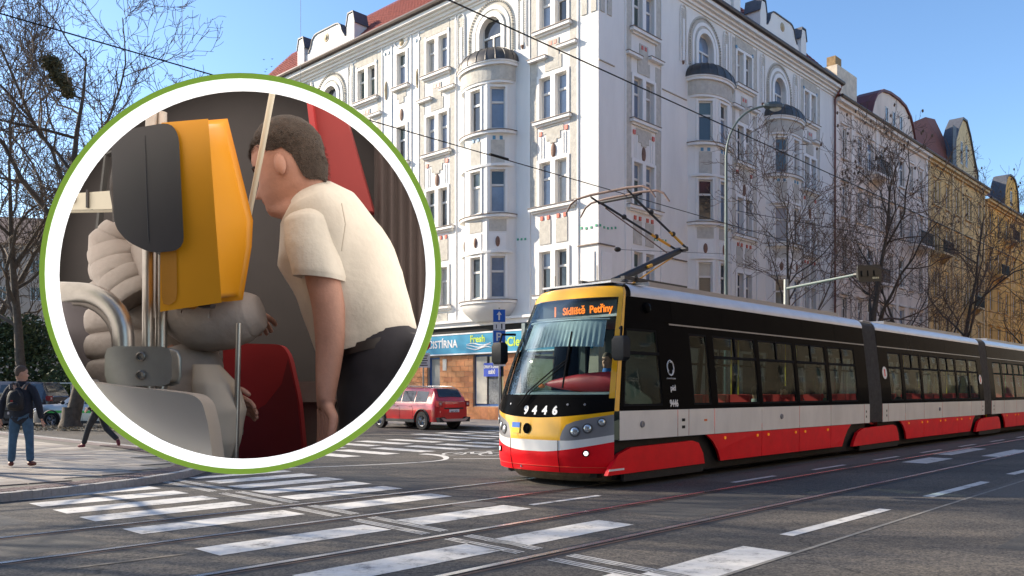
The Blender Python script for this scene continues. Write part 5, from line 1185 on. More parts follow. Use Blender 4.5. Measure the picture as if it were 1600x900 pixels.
def person(label, loc, rz, H=1.8, pose=None, coat=None, trou=None, shoe=None, hairc=None, skirtlen=.78, turn=0, coatr=1.0, group=None, pack=None):
    P_ = dict(hipw=.095, knee=((-.12, .01, .5), (.12, .01, .5)), ank=((-.14, 0, .09), (.14, 0, .09)), toe=((-.17, .17, .04), (.17, .17, .04)), elb=((-.27, -.02, 1.13), (.27, -.02, 1.13)), wri=((-.3, .05, .88), (.3, .05, .88)), lean=0)
    P_.update(pose or {}); k = H / 1.8; V = lambda p: Vector(p) * k
    t = thing('person', label, 'person', loc, rz, group)
    sk = SK(); root = sk.ch([V((0, 0, .97))], [(.13 * k, .095 * k)]); c = sk.ch([V((0, P_['lean'] * .3, 1.12)), V((0, P_['lean'] * .7, 1.3)), V((0, P_['lean'], 1.44))], [(.12 * k, .085 * k), (.14 * k, .1 * k), (.1 * k, .07 * k)], root)
    sk.ch([V((0, P_['lean'] * 1.1, 1.53))], [.055 * k], c)
    for i, s in enumerate((-1, 1)):
        kn, an, to, el, wr = P_['knee'][i], P_['ank'][i], P_['toe'][i], P_['elb'][i], P_['wri'][i]
        sk.ch([V((s * .095, 0, .9)), V(kn), V(an), V(to)], [.085 * k, .055 * k, .04 * k, .035 * k], root)
        e = sk.ch([V((s * .17, P_['lean'], 1.43)), V(el), V(wr)], [.055 * k, .042 * k, .027 * k], c)
        d = V(wr) - V(el); hand_chain(sk, V(wr), d, Vector((0, 1, 0)) if abs(d.normalized().y) < .8 else Vector((0, 0, 1)), e, k, .5)
    me = skin(sk.v, sk.e, sk.r, SKIN, 1); bm_ = MB(); HM = Matrix.Translation(V((0, P_['lean'] * 1.15 + .01, 1.68))) @ Matrix.Rotation(turn, 4, 'Z'); head_add(bm_, HM, k=k)
    b = MB(); b.v = [tuple(v.co) for v in me.vertices]; b.f = [tuple(p.vertices) for p in me.polygons]; b.m = [0] * len(b.f); b.add(bm_.v, bm_.f)
    body = b.build('body', SKIN, t, smooth=True)
    for s in (-1, 1): 
        q = MB(); q.blob(tuple(HM @ Vector((s * .031 * k, .09 * k, 0))), (.011 * k, .008 * k, .006 * k), seg=8, rings=5); q.build('eye', mat('eye_dark', (.05, .03, .02), .2), body)
    if hairc: link('hair', hair_mesh(HM, hairc, k), t)
    # trousers
    if trou:
        sk = SK(); r = sk.ch([V((0, 0, 1.0))], [(.145 * k, .11 * k)])
        for i, s in enumerate((-1, 1)):
            kn, an = P_['knee'][i], P_['ank'][i]; h = Vector((s * .095, 0, .88)); mid = (h + Vector(kn)) / 2; m2 = (Vector(kn) * .45 + Vector(an) * .55)
            sk.ch([V(h), V(mid), V(kn), V(m2), V(Vector(an) + Vector((0, 0, .0)))], [.108 * k, .095 * k, .074 * k, .07 * k, .065 * k], r)
        link('trousers', skin(sk.v, sk.e, sk.r, trou, 2), t)
    for i, s in enumerate((-1, 1)):
        an, to = Vector(P_['ank'][i]), Vector(P_['toe'][i]); d = (to - an); d.z = 0; d = d.normalized() if d.length > .01 else Vector((0, 1, 0)); sk = SK()
        dn = (to - an).normalized()
        sk.ch([V(an - dn * .05 + Vector((0, 0, -.02))), V(an + Vector((0, 0, -.03))), V(an.lerp(to, .55)), V(to)], [.045 * k, .052 * k, .046 * k, .038 * k]); sh = link('shoe', skin(sk.v, sk.e, sk.r, shoe, 1), t)
    if coat:
        sk = SK(); L = P_['lean']
        r = sk.ch([V((0, 0, skirtlen)), V((0, 0, 1.0)), V((0, L * .5, 1.2)), V((0, L, 1.38)), V((0, L * 1.05, 1.47))], [(.19 * k * coatr, .13 * k * coatr), (.175 * k * coatr, .125 * k * coatr), (.18 * k * coatr, .13 * k), (.165 * k * coatr, .115 * k), (.085 * k, .08 * k)])
        link('coat', skin(sk.v, sk.e, sk.r, coat, 2), t)
        for i, s in enumerate((-1, 1)):
            el, wr = Vector(P_['elb'][i]), Vector(P_['wri'][i]); sk = SK(); sh = Vector((s * .18, L, 1.43)); sk.ch([V((s * .08, L, 1.42)), V(sh), V(sh.lerp(el, .5)), V(el), V(el.lerp(wr, .5)), V(wr)], [.075 * k, .088 * k, .075 * k, .065 * k, .058 * k, .05 * k]); link('sleeve', skin(sk.v, sk.e, sk.r, coat, 2), t)
        b = MB(); b.lathe([(.085 * k, 1.44 * k), (.09 * k, 1.5 * k), (.078 * k, 1.545 * k), (.066 * k, 1.54 * k), (.06 * k, 1.47 * k)], 16, (0, L * 1.05, 0)); b.build('collar', coat, t, smooth=True)
    return t
NAVY = mat('navy_cloth', (.012, .016, .028), .85, var=.25, scale=14, bump=.3); JEAN = mat('blue_denim', (.045, .10, .17), .85, var=.28, scale=12, bump=.3); BROWNS = mat('brown_leather', (.13, .03, .02), .5, var=.2)
HAIRG = mat('greying_hair', (.09, .065, .05), .8, var=.3, scale=60); HAIRD = mat('dark_hair', (.03, .02, .016), .75, var=.3, scale=80, bump=.4, bscale=200)
MX, MY = -8.95, 15.35
man = person('man in a navy coat and blue jeans with a black backpack, seen from behind', (MX, MY, .122), R_(8), 1.83,
    dict(knee=((-.15, .02, .5), (.13, .02, .5)), ank=((-.17, 0, .09), (.15, .0, .09)), toe=((-.24, .12, .045), (.19, .14, .045)), elb=((-.31, -.03, 1.14), (.30, -.03, 1.14)), wri=((-.36, .03, .86), (.33, .03, .86))), NAVY, JEAN, BROWNS, HAIRG, turn=R_(-55), skirtlen=.74, coatr=1.18)
bp = thing('backpack', 'black backpack worn by the man in the navy coat', 'backpack', (MX, MY, .122), R_(8)); BPM = mat('backpack_cloth', (.008, .008, .01), .7, var=.3, scale=20, bump=.3)
sk = SK(); sk.ch([(.0, -.22, 1.02), (0, -.25, 1.15), (0, -.24, 1.32), (0, -.21, 1.42)], [(.155, .09), (.165, .10), (.15, .085), (.10, .05)]); link('bag', skin(sk.v, sk.e, sk.r, BPM, 2), bp)
sk = SK(); sk.ch([(0, -.34, 1.06), (0, -.35, 1.2)], [(.11, .04), (.11, .035)]); link('front_pocket', skin(sk.v, sk.e, sk.r, BPM, 2), bp)
for s in (-1, 1):
    b = MB(); b.tube([(s * .10, -.2, 1.42), (s * .13, -.14, 1.50), (s * .13, -.02, 1.535), (s * .14, .1, 1.46)], .022, 6); b.build('strap', mat('strap_grey', (.06, .06, .065), .8), bp)
b = MB(); b.tube([(-.06, -.22, 1.46), (-.05, -.24, 1.53), (.05, -.24, 1.53), (.06, -.22, 1.46)], .011, 6); b.build('carry_handle', MATS['strap_grey'], bp)
b = MB(); b.tube([(-.12, -.33, 1.30), (-.08, -.345, 1.40), (.08, -.345, 1.40), (.12, -.33, 1.30)], .006, 4); b.build('zip', MATS['strap_grey'], bp)
slab('tag_mark', -.02, .02, -.402, -.396, 1.2, 1.23, mat('dark_red_mark', (.25, .02, .015), .6), bp)
person('person striding in dark trousers and maroon sneakers beside the tree trunk', (-10.02, 20.4, .122), R_(78), 1.76,
    dict(knee=((-.09, .22, .52), (.10, -.12, .50)), ank=((-.09, .36, .10), (.10, -.47, .21)), toe=((-.09, .52, .05), (.10, -.50, .06)), elb=((-.24, -.14, 1.14), (.26, .1, 1.13)), wri=((-.22, .12, .98), (.24, .28, 1.0)), lean=.06), mat('black_jacket', (.012, .012, .014), .7, var=.2), mat('charcoal_denim', (.03, .032, .036), .9, var=.3, scale=12), mat('maroon_canvas', (.14, .015, .03), .7, var=.15), HAIRD)
# passengers and driver (their bodies end below the sill where the tram hides them)
def sitter(label, loc, rz, coat, hairc, group='tram passengers', sc_=1.0, skin_to_elbow=False):
    t = person(label, loc, rz, 1.72 * sc_, dict(knee=((-.1, .42, .9), (.1, .42, .9)), ank=((-.1, .42, .5), (.1, .42, .5)), toe=((-.1, .56, .46), (.1, .56, .46)), elb=((-.25, .05, 1.16), (.25, .05, 1.16)), wri=((-.2, .26, 1.12), (.2, .26, 1.12))), coat, mat('dark_trousers', (.02, .02, .025), .9), mat('black_shoe', (.01, .01, .01), .5), hairc, skirtlen=.92, group=group); return t
def in_tram(x, y, z): p = UV(9.85 + x, 8.97 + y); return (p[0], p[1], z)
sitter('tram driver in a blue shirt sitting behind the windscreen', in_tram(1.62, -.35, .42), ANG + math.pi / 2, mat('shirt_blue', (.02, .12, .38), .8, var=.1), HAIRG, None)
cols = [((.5, .5, .52), 'pale grey'), ((.3, .03, .05), 'dark red'), ((.03, .04, .08), 'navy'), ((.12, .2, .12), 'olive green'), ((.5, .42, .3), 'sand coloured'), ((.05, .05, .05), 'black'), ((.1, .2, .4), 'mid blue'), ((.6, .55, .3), 'yellowish')]
spots = [(6.1, -.75), (7.4, -.75), (8.2, -.75), (9.6, -.75), (13.5, -.75), (14.4, -.75), (15.9, -.75), (18.0, -.75)]
ordn = ['first', 'second', 'third', 'fourth']
for i, ((c_, cn), (x, y)) in enumerate(zip(cols, spots)):
    sitter('%s passenger in a %s coat in the %s tram section, behind glass' % (ordn[i % 4], cn, 'front' if i < 4 else 'middle'), in_tram(x, y, -.12), ANG + (math.pi / 2 if i % 3 else -math.pi / 2), mat('coat_' + cn.replace(' ', '_'), c_, .85), HAIRD if i % 2 else HAIRG)
# ------------------------------------------------------------------ cars
TYRE = mat('tyre', (.014, .014, .015), .85, var=.2); ALLOY = mat('alloy', (.35, .35, .36), .3, metal=.8, var=.1); PLAST = mat('black_plastic', (.018, .018, .019), .6, var=.15)
CARG = mat('car_glass', (.018, .022, .024), .05, var=.2, scale=1, spec=.7)
def make_car(name, label, paint, loc, rz, L=4.34, W=.9, H=1.67, group=None, suv=True, stripe=None, cat='car'):
    t = thing(name, label, cat, loc, rz, group); xw = (-1.34 * L / 4.34, 1.33 * L / 4.34); Rw = .365 if suv else .32; zs = .32 if suv else .2; belt = .64 * H; xr, xf = -L / 2, L / 2
    def zb(x):
        z = zs
        for w in xw:
            d = abs(x - w)
            if d < Rw + .075: z = max(z, Rw + math.sqrt((Rw + .075) ** 2 - d * d))
        return z
    def plan(x):  # half width shrinks towards the ends
        t_ = (x - xr) / L; return W * (1 - .16 * max(0, (.06 - t_) / .06) ** 2 - .13 * max(0, (t_ - .86) / .14) ** 2)
    xc = {'cowl': .22 * L, 'rooff': .055 * L, 'roofr': -.41 * L, 'tail': xr + .1}
    def ztop(x):
        if x > xc['cowl']: t_ = (x - xc['cowl']) / (xf - xc['cowl']); return belt + .03 - .05 * t_ - .17 * max(0, t_ - .75) / .25
        if x > xc['rooff']: return belt + .03 + (H - belt - .03) * math.sin((xc['cowl'] - x) / (xc['cowl'] - xc['rooff']) * math.pi / 2) ** .8
        if x > xc['roofr']: return H - .04 * ((xc['rooff'] - x) / (xc['rooff'] - xc['roofr'])) ** 2
        return belt + .06 + (H - .04 - belt - .06) * max(0, min(1, (x - xc['tail']) / (xc['roofr'] - xc['tail']))) ** .75
    def sec(x):
        w = plan(x); b_, zt = zb(x), ztop(x); bl = min(belt, zt - .01); f = max(0, min(1, (zt - belt) / (H - belt))); wt = w * (.93 - .2 * f)
        mid = max(b_ + .01, .45 * H)
        return [(x, 0, zs), (x, -w * .7, zs), (x, -w * .95, b_), (x, -w, b_ + .01), (x, -w, max(mid, b_ + .02)), (x, -w * .985, max(bl - .12, b_ + .03)), (x, -w * .94, bl), (x, -wt, zt - .07 * f - .005), (x, -wt * .86, zt), (x, 0, zt + .015)]
    xs = [xr + L * i / 110 for i in range(111)]; rings = []
    for x in xs: h = sec(x); rings.append(h + [(p[0], -p[1], p[2]) for p in h[-2:0:-1]])
    # rounded ends
    e0 = [(xr - .06, p[1] * .9, p[2] * .94 + .03) for p in rings[0]]; e1 = [(xf + .07, p[1] * .88, p[2] * .9 + .05) for p in rings[-1]]
    b = MB(); b.loft([e0] + rings + [e1]); body = b.build('body', paint, t, smooth=35)
    # glass
    def gpt(x, f, s, off=.006):
        h = sec(x); a, c = Vector(h[6]), Vector(h[7]); p = a.lerp(c, f); return (p.x, s * (-p.y + off) if s > 0 else p.y - off, p.z)
    for s in (-1, 1):
        for (xa, xb, sl0, sl1) in ((.185 * L, .005 * L, .13 * L, 0), (-.01 * L, -.185 * L, 0, 0), (-.2 * L, -.36 * L, 0, -.03 * L)):
            b = MB(); rows = []
            for j in range(6):
                f = .06 + .82 * j / 5; rows.append([gpt(xa + (xb - xa) * i / 8 - sl0 * (j / 5) * (1 - i / 8) * .9 , f, s) for i in range(9)])
            b.grid(rows); b.build('side_window', CARG, t)
        b = MB(); b.tube([(x, s * (plan(x) * .985 + .004), belt - .12 + 0 * x) for x in (-.35 * L, 0, .25 * L)], .006, 4); b.build('crease', paint, t)
        for x in (.0, -.19 * L):
            b = MB(); b.tube([gpt(x + .02, -.0, s, .0), (x + .02, s * plan(x) * 1.003, .5 * H), (x, s * plan(x) * 1.003, zs + .06)], .005, 4); b.build('door_gap', PLAST, t)
            b = MB(); b.tube([(x + .12, s * (plan(x) + .012), belt - .14), (x + .3, s * (plan(x) + .012), belt - .14)], .014, 6); b.build('door_handle', paint, t)
        b = MB(); b.blob((xc['cowl'] - .22, s * (W + .12), belt + .09), (.07, .11, .08), seg=10, rings=6); b.build('wing_mirror', PLAST, t, smooth=True)
        slab('sill_cladding', xw[0] + .45, xw[1] - .45, *sorted((s * (W - .04), s * (W + .012))), zs - .02, zs + .1, PLAST, t)
        for w in xw:
            b = MB(); rr = Rw + .08
            b.tube([(w + rr * math.cos(a), s * (plan(w) + .004), Rw + rr * math.sin(a)) for a in [math.pi * k / 14 for k in range(15)]], .03, 6); b.build('arch_trim', PLAST, t)
            wh = MB(); wh.lathe([(.2, .1), (Rw - .02, .1), (Rw, .06), (Rw, -.07), (Rw - .025, -.1), (.22, -.1), (.21, -.06)], 26, axis='y'); F = Matrix.Translation((w, s * (plan(w) - .1), Rw)) @ (Matrix.Rotation(math.pi, 4, 'Z') if s > 0 else Matrix()); wo = wh.build('wheel', TYRE, t, F, smooth=30)
            b = MB(); b.lathe([(.215, -.075), (.20, -.09), (.19, -.05), (.0, -.03)], 24, axis='y'); b.lathe([(.0, -.09), (.05, -.088), (.06, -.05)], 10, axis='y')
            b2_ = MB(); b2_.v = b.v; b2_.f = b.f; b2_.m = [1] * len(b.f)
            b2_.lathe([(.218, -.07), (.21, -.095), (.196, -.09), (.19, -.06)], 24, axis='y')
            for k in range(5):
                a = k * 1.2566; ca, sa = math.cos(a), math.sin(a)
                for o in (-.035, .035): b2_.tube([(ca * .04 - sa * o * .5, -.085, sa * .04 + ca * o * .5), (ca * .2 - sa * o, -.085, sa * .2 + ca * o)], .017, 4)
            b2_.build('rim', [ALLOY, PLAST], wo)
    # windscreen and rear window: laid on the body surface
    for nm, xa, xb in (('windscreen', xc['cowl'] - .04, xc['rooff'] + .07), ('rear_window', xc['tail'] + .055, xc['roofr'] - .03)):
        b = MB(); rows = []
        for j in range(7):
            x = xa + (xb - xa) * j / 6; h = sec(x); zt = ztop(x); wt = abs(h[8][1]) * .93; rows.append([(x + (.008 if nm[0] == 'w' else -.012), -wt + 2 * wt * i / 10, zt + .012 + .012 * (1 - abs(i / 5 - 1))) for i in range(11)])
        b.grid(rows); b.build(nm, CARG, t)
    slab('front_bumper', xf - .03, xf + .1, -W * .84, W * .84, zs, .46, PLAST, t); 
    for s in (-1, 1):
        b = MB(); b.blob((xf - .08, s * W * .72, .5 * H), (.15, .17, .075), seg=12, rings=7); b.build('headlight', mat('car_lamp', (.5, .52, .55), .1, metal=.3), t, smooth=True)
        b = MB(); b.box(xr - .075, xr + .12, s * W * .80 - .1, s * W * .80 + .1, belt - .16, belt + .07); tl = b.build('tail_light', mat('tail_red', (.2, .008, .012), .2, coat=.5), t); b = MB(); b.box(xr - .08, xr - .05, s * W * .8 - .045, s * W * .8 + .045, belt - .09, belt + .0); b.build('lamp_insert', mat('lamp_pale', (.4, .32, .32), .3), tl)
    b = MB(); b.prism([(-W * .88, zs), (W * .88, zs), (W * .93, .5), (W * .6, .52), (W * .45, .42), (-W * .45, .42), (-W * .6, .52), (-W * .93, .5)], xr - .12, xr + .06, P=lambda y, z, x: (x, y, z)); rb = b.build('rear_bumper', PLAST, t)
    b = MB(); b.prism([(-W * .62, zs + .03), (W * .62, zs + .03), (W * .8, .47), (W * .7, .48), (W * .5, zs + .12), (-W * .5, zs + .12), (-W * .7, .48), (-W * .8, .47)], xr - .135, xr - .115, P=lambda y, z, x: (x, y, z)); b.build('skid_plate', ALLOY, rb)
    slab('plate_recess', xr - .07, xr - .05, -.5, .5, belt - .25, belt - .19, PLAST, t)
    pl = slab('number_plate', xr - .085, xr - .07, -.26, .26, belt - .37, belt - .26, SIGNW, t); slab('plate_band', xr - .09, xr - .084, -.25, -.21, belt - .37, belt - .26, UB, t) if False else None
    if suv:
        for s in (-1, 1):
            b = MB(); zr_ = H + .055; b.tube([(xc['rooff'] - .1, s * .6, H - .01), (xc['rooff'] - .22, s * .61, zr_), (xc['roofr'] + .3, s * .61, zr_ - .02), (xc['roofr'] + .15, s * .6, H - .04)], .018, 6); b.build('roof_rail', ALLOY, t)
    if stripe: 
        for s in (-1, 1): slab('side_stripe', -1.6, 1.6, *sorted((s * (W + .002), s * (W + .008))), .62, .72, stripe, t)
    return t
REDC2 = mat('car_red', (.55, .008, .01), .28, var=.05, coat=.9)
ez = math.atan2(.6859, -.7277)
rc = Vector((-3.5, 32.9, 0)); fwd = Vector((-.7277, .6859, 0)); lft = Vector((-.6859, -.7277, 0))
cpos = rc + fwd * 1.34 - lft * .85
make_car('parked_car', 'bright red parked SUV with silver roof rails in front of the orange stone shop', REDC2, tuple(cpos), ez)
tx = (xr := None)
link('plate_text', text_mesh('4AF 7421', .11, PLAST, .002, sx=.9), bpy.data.objects['parked_car'], face_matrix((-4.34 / 2 - .09, 0, .64 * 1.62 - .315), (0, -1, 0)))
GRN = mat('taxi_green', (.05, .5, .08), .4, var=0)
CG = 'cars parked behind the left pavement'
make_car('parked_car', 'silver parked car with a bright green side stripe left of the thick trunk', mat('car_silver', (.35, .36, .37), .3, metal=.4, var=.05, coat=.5), (-17.6, 35.6, .0), R_(172), L=4.6, H=1.5, suv=False, stripe=GRN, group=CG)
make_car('parked_van', 'tall dark blue parked people carrier behind the man with the backpack', mat('car_navy', (.012, .016, .03), .25, var=.05, coat=.8), (-22.5, 37.8, 0), R_(174), L=4.7, H=1.95, suv=False, group=CG, cat='van')
make_car('parked_car', 'black parked car partly hidden by the striding person and the round display', mat('car_black', (.01, .01, .011), .22, var=.05, coat=.8), (-13.2, 32.6, .0), R_(176), L=4.5, H=1.48, suv=False, group=CG)
make_car('parked_car', 'grey parked car at the left edge with a green roof sign', mat('car_grey', (.16, .17, .18), .3, metal=.4, var=.05, coat=.5), (-22.6, 34.6, 0), R_(170), L=4.5, H=1.48, suv=False, group=CG)
# ------------------------------------------------------------------ street furniture
GALV = mat('galvanised_pole', (.27, .29, .28), .5, metal=.5, var=.15); LAMPG = mat('lamp_pole_green', (.085, .125, .122), .5, var=.12)
t = thing('street_lamp', 'tall grey-green street lamp with a curved arm behind the tram', 'street lamp', (7.1, 27.9, 0), 0)
b = MB(); ax, ay = .98, .2
pts = [(0, 0, 0), (0, 0, 4), (0, 0, 9.3)] + [(ax * 1.5 * (1 - math.cos(a)), ay * 1.5 * (1 - math.cos(a)), 9.3 + 1.75 * math.sin(a)) for a in [math.pi / 2 * k / 8 for k in range(1, 9)]]
pts[-1] = (ax * 1.45, ay * 1.45, 11.08)
b.tube(pts, [.09, .065, .045] + [.035] * 8, 10); b.build('pole', LAMPG, t, smooth=40)
b = MB(); rings = []
for x, w, z0, z1 in ((0, .05, 0, .06), (.12, .13, -.04, .12), (.4, .17, -.06, .16), (.62, .13, -.03, .13), (.72, .04, .03, .07)):
    rings.append([((1.35 + x) * ax - s * w * ay, (1.35 + x) * ay + s * w * ax, 11.06 + z) for s, z in ((-1, z0), (1, z0), (1, (z0 + z1) / 2), (.6, z1), (-.6, z1), (-1, (z0 + z1) / 2))])
b.loft(rings); b.build('lamp_head', mat('lamp_head_grey', (.08, .11, .12), .45), t); b = MB(); b.blob((1.78 * ax, 1.78 * ay, 11.0), (.2, .12, .09), seg=10, rings=6); b.build('glass_bowl', mat('lamp_bowl', (.5, .55, .55), .1), t, smooth=True)
# traffic light on a long arm
t = thing('traffic_light', 'black traffic light with a back board hanging from a long grey arm over the street', 'traffic light', (10.97, 33.7, 0), 0)
A0 = Vector((0, 0, 5.62)); A1 = Vector((1.63, -3.6, 5.75)); b = MB(); b.tube([(0, 0, 0), (0, 0, 3), (0, 0, 6.0)], [.12, .11, .09], 10); b.build('pole', GALV, t); b = MB(); b.tube([tuple(A0), tuple(A1)], [.06, .045], 8); b.build('arm', LAMPG, t)
F = Matrix.Translation(tuple(A1 + Vector((.18, 0, -.02)))) @ Matrix.Rotation(R_(-5), 4, 'Y') @ Matrix.Rotation(R_(18), 4, 'Z')
BB = mat('signal_board', (.012, .014, .014), .4); b = MB(); n = 20; pr = []
for cx_, cz_ in ((.43, .22), (-.43, .22), (-.43, -.22), (.43, -.22)):
    for q in range(5):
        base = {(.43, .22): 0, (-.43, .22): math.pi / 2, (-.43, -.22): math.pi, (.43, -.22): 1.5 * math.pi}[(cx_, cz_)]; a = base + q * math.pi / 8; pr.append((cx_ + .08 * math.cos(a), cz_ + .08 * math.sin(a)))
b.prism(pr, -.02, .02, P=lambda x, z, y: (x, y, z)); b.build('back_board', BB, t, F)
for k in range(3):
    b = MB(); b.box(-.13 + (k - 1) * .27, .13 + (k - 1) * .27, .02, .2, -.14, .14); b.box(-.10 + (k - 1) * .27, .1 + (k - 1) * .27, -.07, -.02, -.1, .1); hs = b.build('signal_housing', BB, t, F); b = MB(); b.tube([((k - 1) * .27, .2, 0), ((k - 1) * .27, .38, .02)], .11, 12); b.build('visor', BB, hs)
b = MB()
for k in range(4): b.box(.1 + k * .075, .155 + k * .075, -.03, -.024, -.2, -.14)
b.build('reflective_strip', mat('strip_white', (.5, .5, .35), .4), t, F)
# parking sign post
SBL = mat('road_sign_blue', (.01, .10, .42), .4, var=.03)
t = thing('parking_sign', 'grey post with a stack of blue parking and one way signs left of the tram', 'sign', (-.55, 36.25, .12), 0)
b = MB(); b.tube([(0, 0, 0), (0, 0, 5.0)], .035, 8); b.build('post', GALV, t)
def plate(nm, z0, z1, m, w=.27, par=None): return slab(nm, -w, w, -.06, -.045, z0, z1, m, par or t)
SW2 = mat('sign_plate_white', (.62, .62, .6), .5, var=.05); INK = mat('sign_ink', (.03, .03, .035), .6, var=0)
plate('sign_border', 4.36, 4.93, SW2, .275); plate('one_way_plate', 4.38, 4.91, SBL, .255).location.y -= .006
b = MB(); b.prism([(-.035, 4.46), (.035, 4.46), (.035, 4.68), (.11, 4.68), (0, 4.84), (-.11, 4.68), (-.035, 4.68)], -.075, -.068, P=lambda x, z, y: (x, y, z)); b.build('arrow', SW2, t)
plate('small_plate', 4.05, 4.34, SW2, .25); b = MB(); b.box(-.14, -.1, -.066, -.062, 4.1, 4.269); b.box(.08, .14, -.066, -.062, 4.08, 4.3); b.build('pictogram', INK, t)['kind'] = 'stuff'
plate('sign_border', 3.26, 4.03, SW2, .275); plate('parking_plate', 3.28, 4.01, SBL, .255).location.y -= .006
link('letter', text_mesh('P', .5, SW2, .003, bold=.01), t, face_matrix((-.02, -.072, 3.72), (1, 0, 0))); slab('underline', .02, .14, -.075, -.068, 3.5, 3.54, SW2, t); link('letter', text_mesh('R\u00c9SERV\u00c9', .09, SW2, .002), t, face_matrix((0, -.072, 3.37), (1, 0, 0)))
plate('text_plate', 2.76, 3.22, SW2, .26); b = MB()
for k in range(5): b.box(-.17 + .02 * (k % 2), .17 - .03 * (k % 3), -.066, -.062, 2.82 + k * .075, 2.855 + k * .075)
b.build('text_lines', INK, t); plate('text_plate', 2.48, 2.72, SW2, .27); b = MB(); b.box(-.2, .18, -.066, -.062, 2.55, 2.58); b.box(-.16, .2, -.066, -.062, 2.62, 2.65); b.build('text_lines', INK, t)
t = thing('no_entry_sign', 'round red bordered road sign on a post half hidden by the green ring', 'sign', (-3.95, 37.5, .12), 0)
b = MB(); b.tube([(0, 0, 0), (0, 0, 4.0)], .035, 8); b.build('post', GALV, t); b = MB(); b.lathe([(.33, -.05), (.33, -.065), (.22, -.066)], 28, (0, 0, 3.5), 'y'); b.build('red_ring', mat('sign_red', (.5, .01, .015), .4), t); b = MB(); b.lathe([(.225, -.05), (.225, -.067), (.01, -.067)], 28, (0, 0, 3.5), 'y'); b.build('white_disc', SW2, t)
slab('text_plate', -.3, .3, -.06, -.045, 2.45, 3.1, SW2, t)
b = MB()
for k in range(5): b.box(-.22, .2 - .04 * (k % 2), -.066, -.062, 2.53 + k * .105, 2.575 + k * .105)
b.build('text_lines', INK, t)
# small birds over the roof edge
b = MB(); birds = []
for i, (px, py) in enumerate(((412, 93), (425, 92), (416, 108), (424, 104), (414, 112), (428, 114))):
    Y = 70; t = MB(); t.add([(-.16, 0, .05), (0, 0, 0), (.16, .03, .07), (0, .1, .01)], [(0, 1, 3), (1, 2, 3)]); t.blob((0, .02, 0), (.03, .12, .03), seg=5, rings=4)
    tag(t.build('bird', INK, None, Matrix.Translation(((px - 800) / 1315 * Y, Y, 1.5 + (612 - py) * Y / 1315))), ('upper left', 'upper right', 'left middle', 'right middle', 'lower left', 'lower right')[i] + ' tiny dark bird of the loose flock over the roof end', 'bird', 'birds in the sky')
# ------------------------------------------------------------------ round inset, built as a hanging display the street does not have: a white and green ring round a full-size tram interior
QX, QZ = (375 - 800) / 1315, (612 - 427.5) / 1315            # axis of the funnel-shaped housing, metres sideways / up per metre of depth
def I(px, py, Y): return Vector(((px - 800) / 1315 * Y, Y, 1.5 + (612 - py) / 1315 * Y))
def fit(p, r=298 / 1315):                                    # keep a point inside the wall of the housing
    p = Vector(p); c = Vector((QX * p.y, p.y, 1.5 + QZ * p.y)); d = p - c; l = math.hypot(d.x, d.z)
    if l > r * p.y: p = Vector((c.x + d.x * r * p.y / l, p.y, c.z + d.z * r * p.y / l))
    return p
def fitted(me):
    for v in me.vertices: v.co = fit(v.co)
    me.update(); return me
rdz = thing('round_display', 'big round inset built as a hanging display with a white and lime green ring framing a tram interior', 'display', (QX * 1.7, 1.7, 1.5 + QZ * 1.7)); RI = Matrix.Translation(rdz.location).inverted()
RW_ = mat('ring_white_glow', (.8, .8, .8), .5, var=0, emit=(1, 1, 1), es=.55); RG_ = mat('ring_green_glow', (.29, .47, .055), .5, var=0, emit=(.29, .47, .055), es=.25)  # glow put into both ring colours to lift them; the ring is no lamp
def ring(nm, r0, r1, y0, y1, m):
    b = MB(); n = 96; prof = [(r0, y0), (r1, y0), (r1, y1), (r0, y1), (r0, y0)]; b.grid([[(r * math.cos(2 * math.pi * j / n), y, r * math.sin(2 * math.pi * j / n)) for j in range(n)] for r, y in prof], wrap=True); return b.build(nm, m, rdz)
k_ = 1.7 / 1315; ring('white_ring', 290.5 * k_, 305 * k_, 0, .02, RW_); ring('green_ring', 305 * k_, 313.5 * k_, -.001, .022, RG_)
INW = mat('interior_wall', (.062, .052, .049), .75, var=.15, scale=2); 
b = MB(); n = 80; rows = []
for Y in (1.722, 2.0, 2.4, 2.8): rows.append([(QX * Y + 304 / 1315 * Y * math.cos(2 * math.pi * j / n), Y, 1.5 + QZ * Y + 304 / 1315 * Y * math.sin(2 * math.pi * j / n)) for j in range(n)])
b.grid(rows, wrap=True); rows2 = [[(p[0] + (p[0] - QX * p[1]) * .012, p[1], p[2] + (p[2] - 1.5 - QZ * p[1]) * .012) for p in r] for r in rows]; b.grid(rows2, wrap=True); b.add(rows[-1], [tuple(range(n))]); b.build('housing', INW, rdz, RI)
b = MB(); rows = []
for Y in (1.73, 2.0, 2.3, 2.7): rows.append([(QX * Y + 303 / 1315 * Y * math.cos(t_ * math.pi / 40), Y, 1.5 + QZ * Y + 303 / 1315 * Y * math.sin(t_ * math.pi / 40)) for t_ in range(-4, 45)])
b.grid(rows); b.build('added_glow_lining', mat('glow_lining', (.7, .68, .64), .6, var=0, emit=(1, .95, .89), es=.72), rdz, RI)  # unseen glowing lining, added behind the ring to brighten the inset interior
